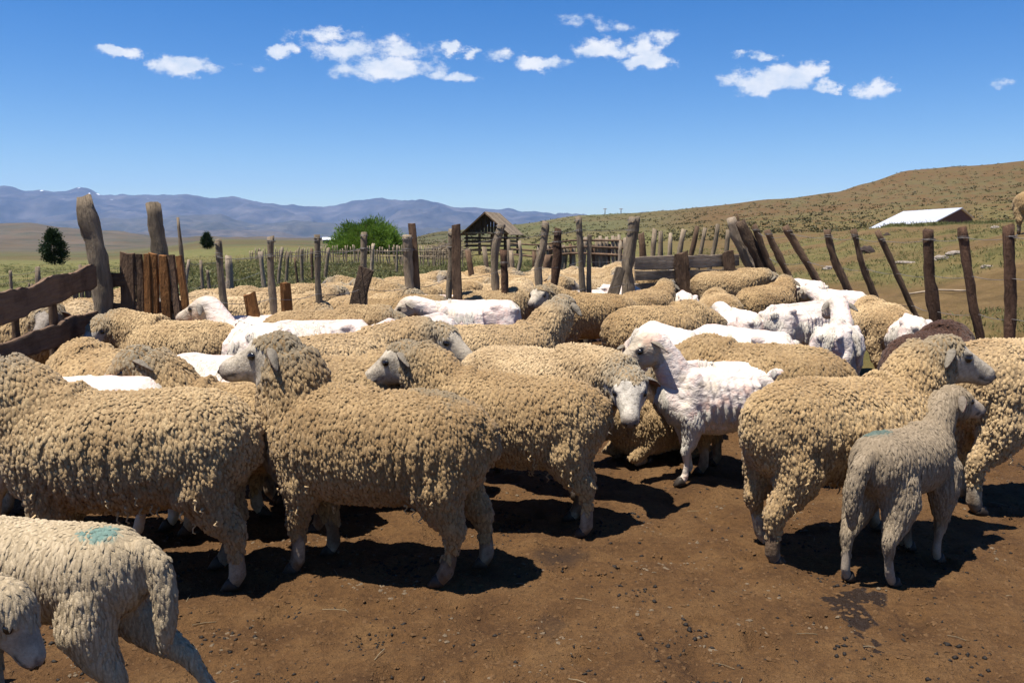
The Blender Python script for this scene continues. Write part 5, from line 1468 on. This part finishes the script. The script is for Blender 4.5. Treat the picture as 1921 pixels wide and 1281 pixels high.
# ------------------------------------------------------------------ litter on the pen floor
def litter(name, n, size, squash, mat, lab, cat, clumps=0, seed=1, px0=-150, px1=2100, Y0=2.1, Y1=7.0):
    g = np.random.default_rng(seed)
    Y = np.exp(g.uniform(math.log(Y0), math.log(Y1), n)); px = g.uniform(px0, px1, n); x = (px - 960.5) / FPX * Y
    if clumps:
        ci = g.integers(0, clumps, n); cx, cy = x[:clumps][ci], Y[:clumps][ci]; x = cx + g.normal(0, .05, n); Y = cy + g.normal(0, .05, n)
    z = terrain(x, Y)
    B = np.array([[1, 0, 0], [.3, .95, 0], [-.8, .6, 0], [-.8, -.6, 0], [.3, -.95, 0], [.1, .1, 1.], [.5, .3, .7], [-.4, .2, .75], [0, -.5, .7], [0, 0, -.6]])
    F = np.array([[0, 1, 6], [1, 2, 7], [2, 3, 7], [3, 4, 8], [4, 0, 8], [0, 6, 8], [1, 7, 6], [3, 8, 7], [6, 7, 5], [7, 8, 5], [8, 6, 5], [1, 0, 9], [2, 1, 9], [3, 2, 9], [4, 3, 9], [0, 4, 9]])
    s = size * np.clip(g.lognormal(0, .4, n), .3, 1.9); a = g.uniform(0, 6.3, n); e = g.uniform(.6, 1.3, n)
    X = B[None] * np.stack([s * e, s / e, s * squash], 1)[:, None] * (1 + g.normal(0, .16, (n, len(B), 1)))
    c, sn = np.cos(a)[:, None], np.sin(a)[:, None]
    X = np.stack([X[..., 0] * c - X[..., 1] * sn, X[..., 0] * sn + X[..., 1] * c, X[..., 2]], -1) + np.stack([x, Y, z], 1)[:, None]
    me = make_mesh(name, X.reshape(-1, 3), (np.arange(n)[:, None, None] * len(B) + F[None]).reshape(-1, 3), squash > .7); me.materials.append(mat)
    o = link(name, me); tag(o, lab, cat, kind='stuff')
M_clod = mat_plain('clod', (.095, .052, .023), .95, .1); M_dung = mat_plain('dung', (.016, .012, .009), .7, .2); M_tuft = mat_plain('trodden_wool', (.13, .095, .06), .95, .1)
litter('clods', 13000, .0058, .6, M_clod, 'crumbs of brown earth strewn over the pen floor', 'clods', seed=2)
litter('dung_crumbs', 1500, .0050, .8, M_dung, 'dark droppings scattered over the pen floor', 'droppings', seed=3)
litter('dung_clusters', 1500, .0058, .85, M_dung, 'dark droppings lying in small heaps', 'droppings', clumps=95, seed=4)
litter('wool_scraps', 1300, .0056, .5, M_tuft, 'pale scraps of wool and dry dung on the earth', 'scraps', clumps=120, seed=5)
def straw():
    g = np.random.default_rng(9); n = 90
    Y = np.exp(g.uniform(math.log(2.1), math.log(6.5), n)); x = (g.uniform(-100, 2050, n) - 960.5) / FPX * Y; z = terrain(x, Y) + .004
    P = []
    for i in range(n):
        a = g.uniform(0, 6.3); L = g.uniform(.012, .045); d = np.array([math.cos(a), math.sin(a), g.uniform(-.05, .25)]) * L; c = np.array([x[i], Y[i], z[i]])
        P.append(tube([c - d, c + np.array([0, 0, .003]), c + d], .0013, n=3, up=(0, 0, 1), cap=False))
    V, F = join(P); me = make_mesh('straw', V, F); me.materials.append(mat_plain('straw_stalk', (.20, .155, .09), .8)); tag(link('straw', me), 'bits of straw on the pen floor', 'straw', kind='stuff')
straw()
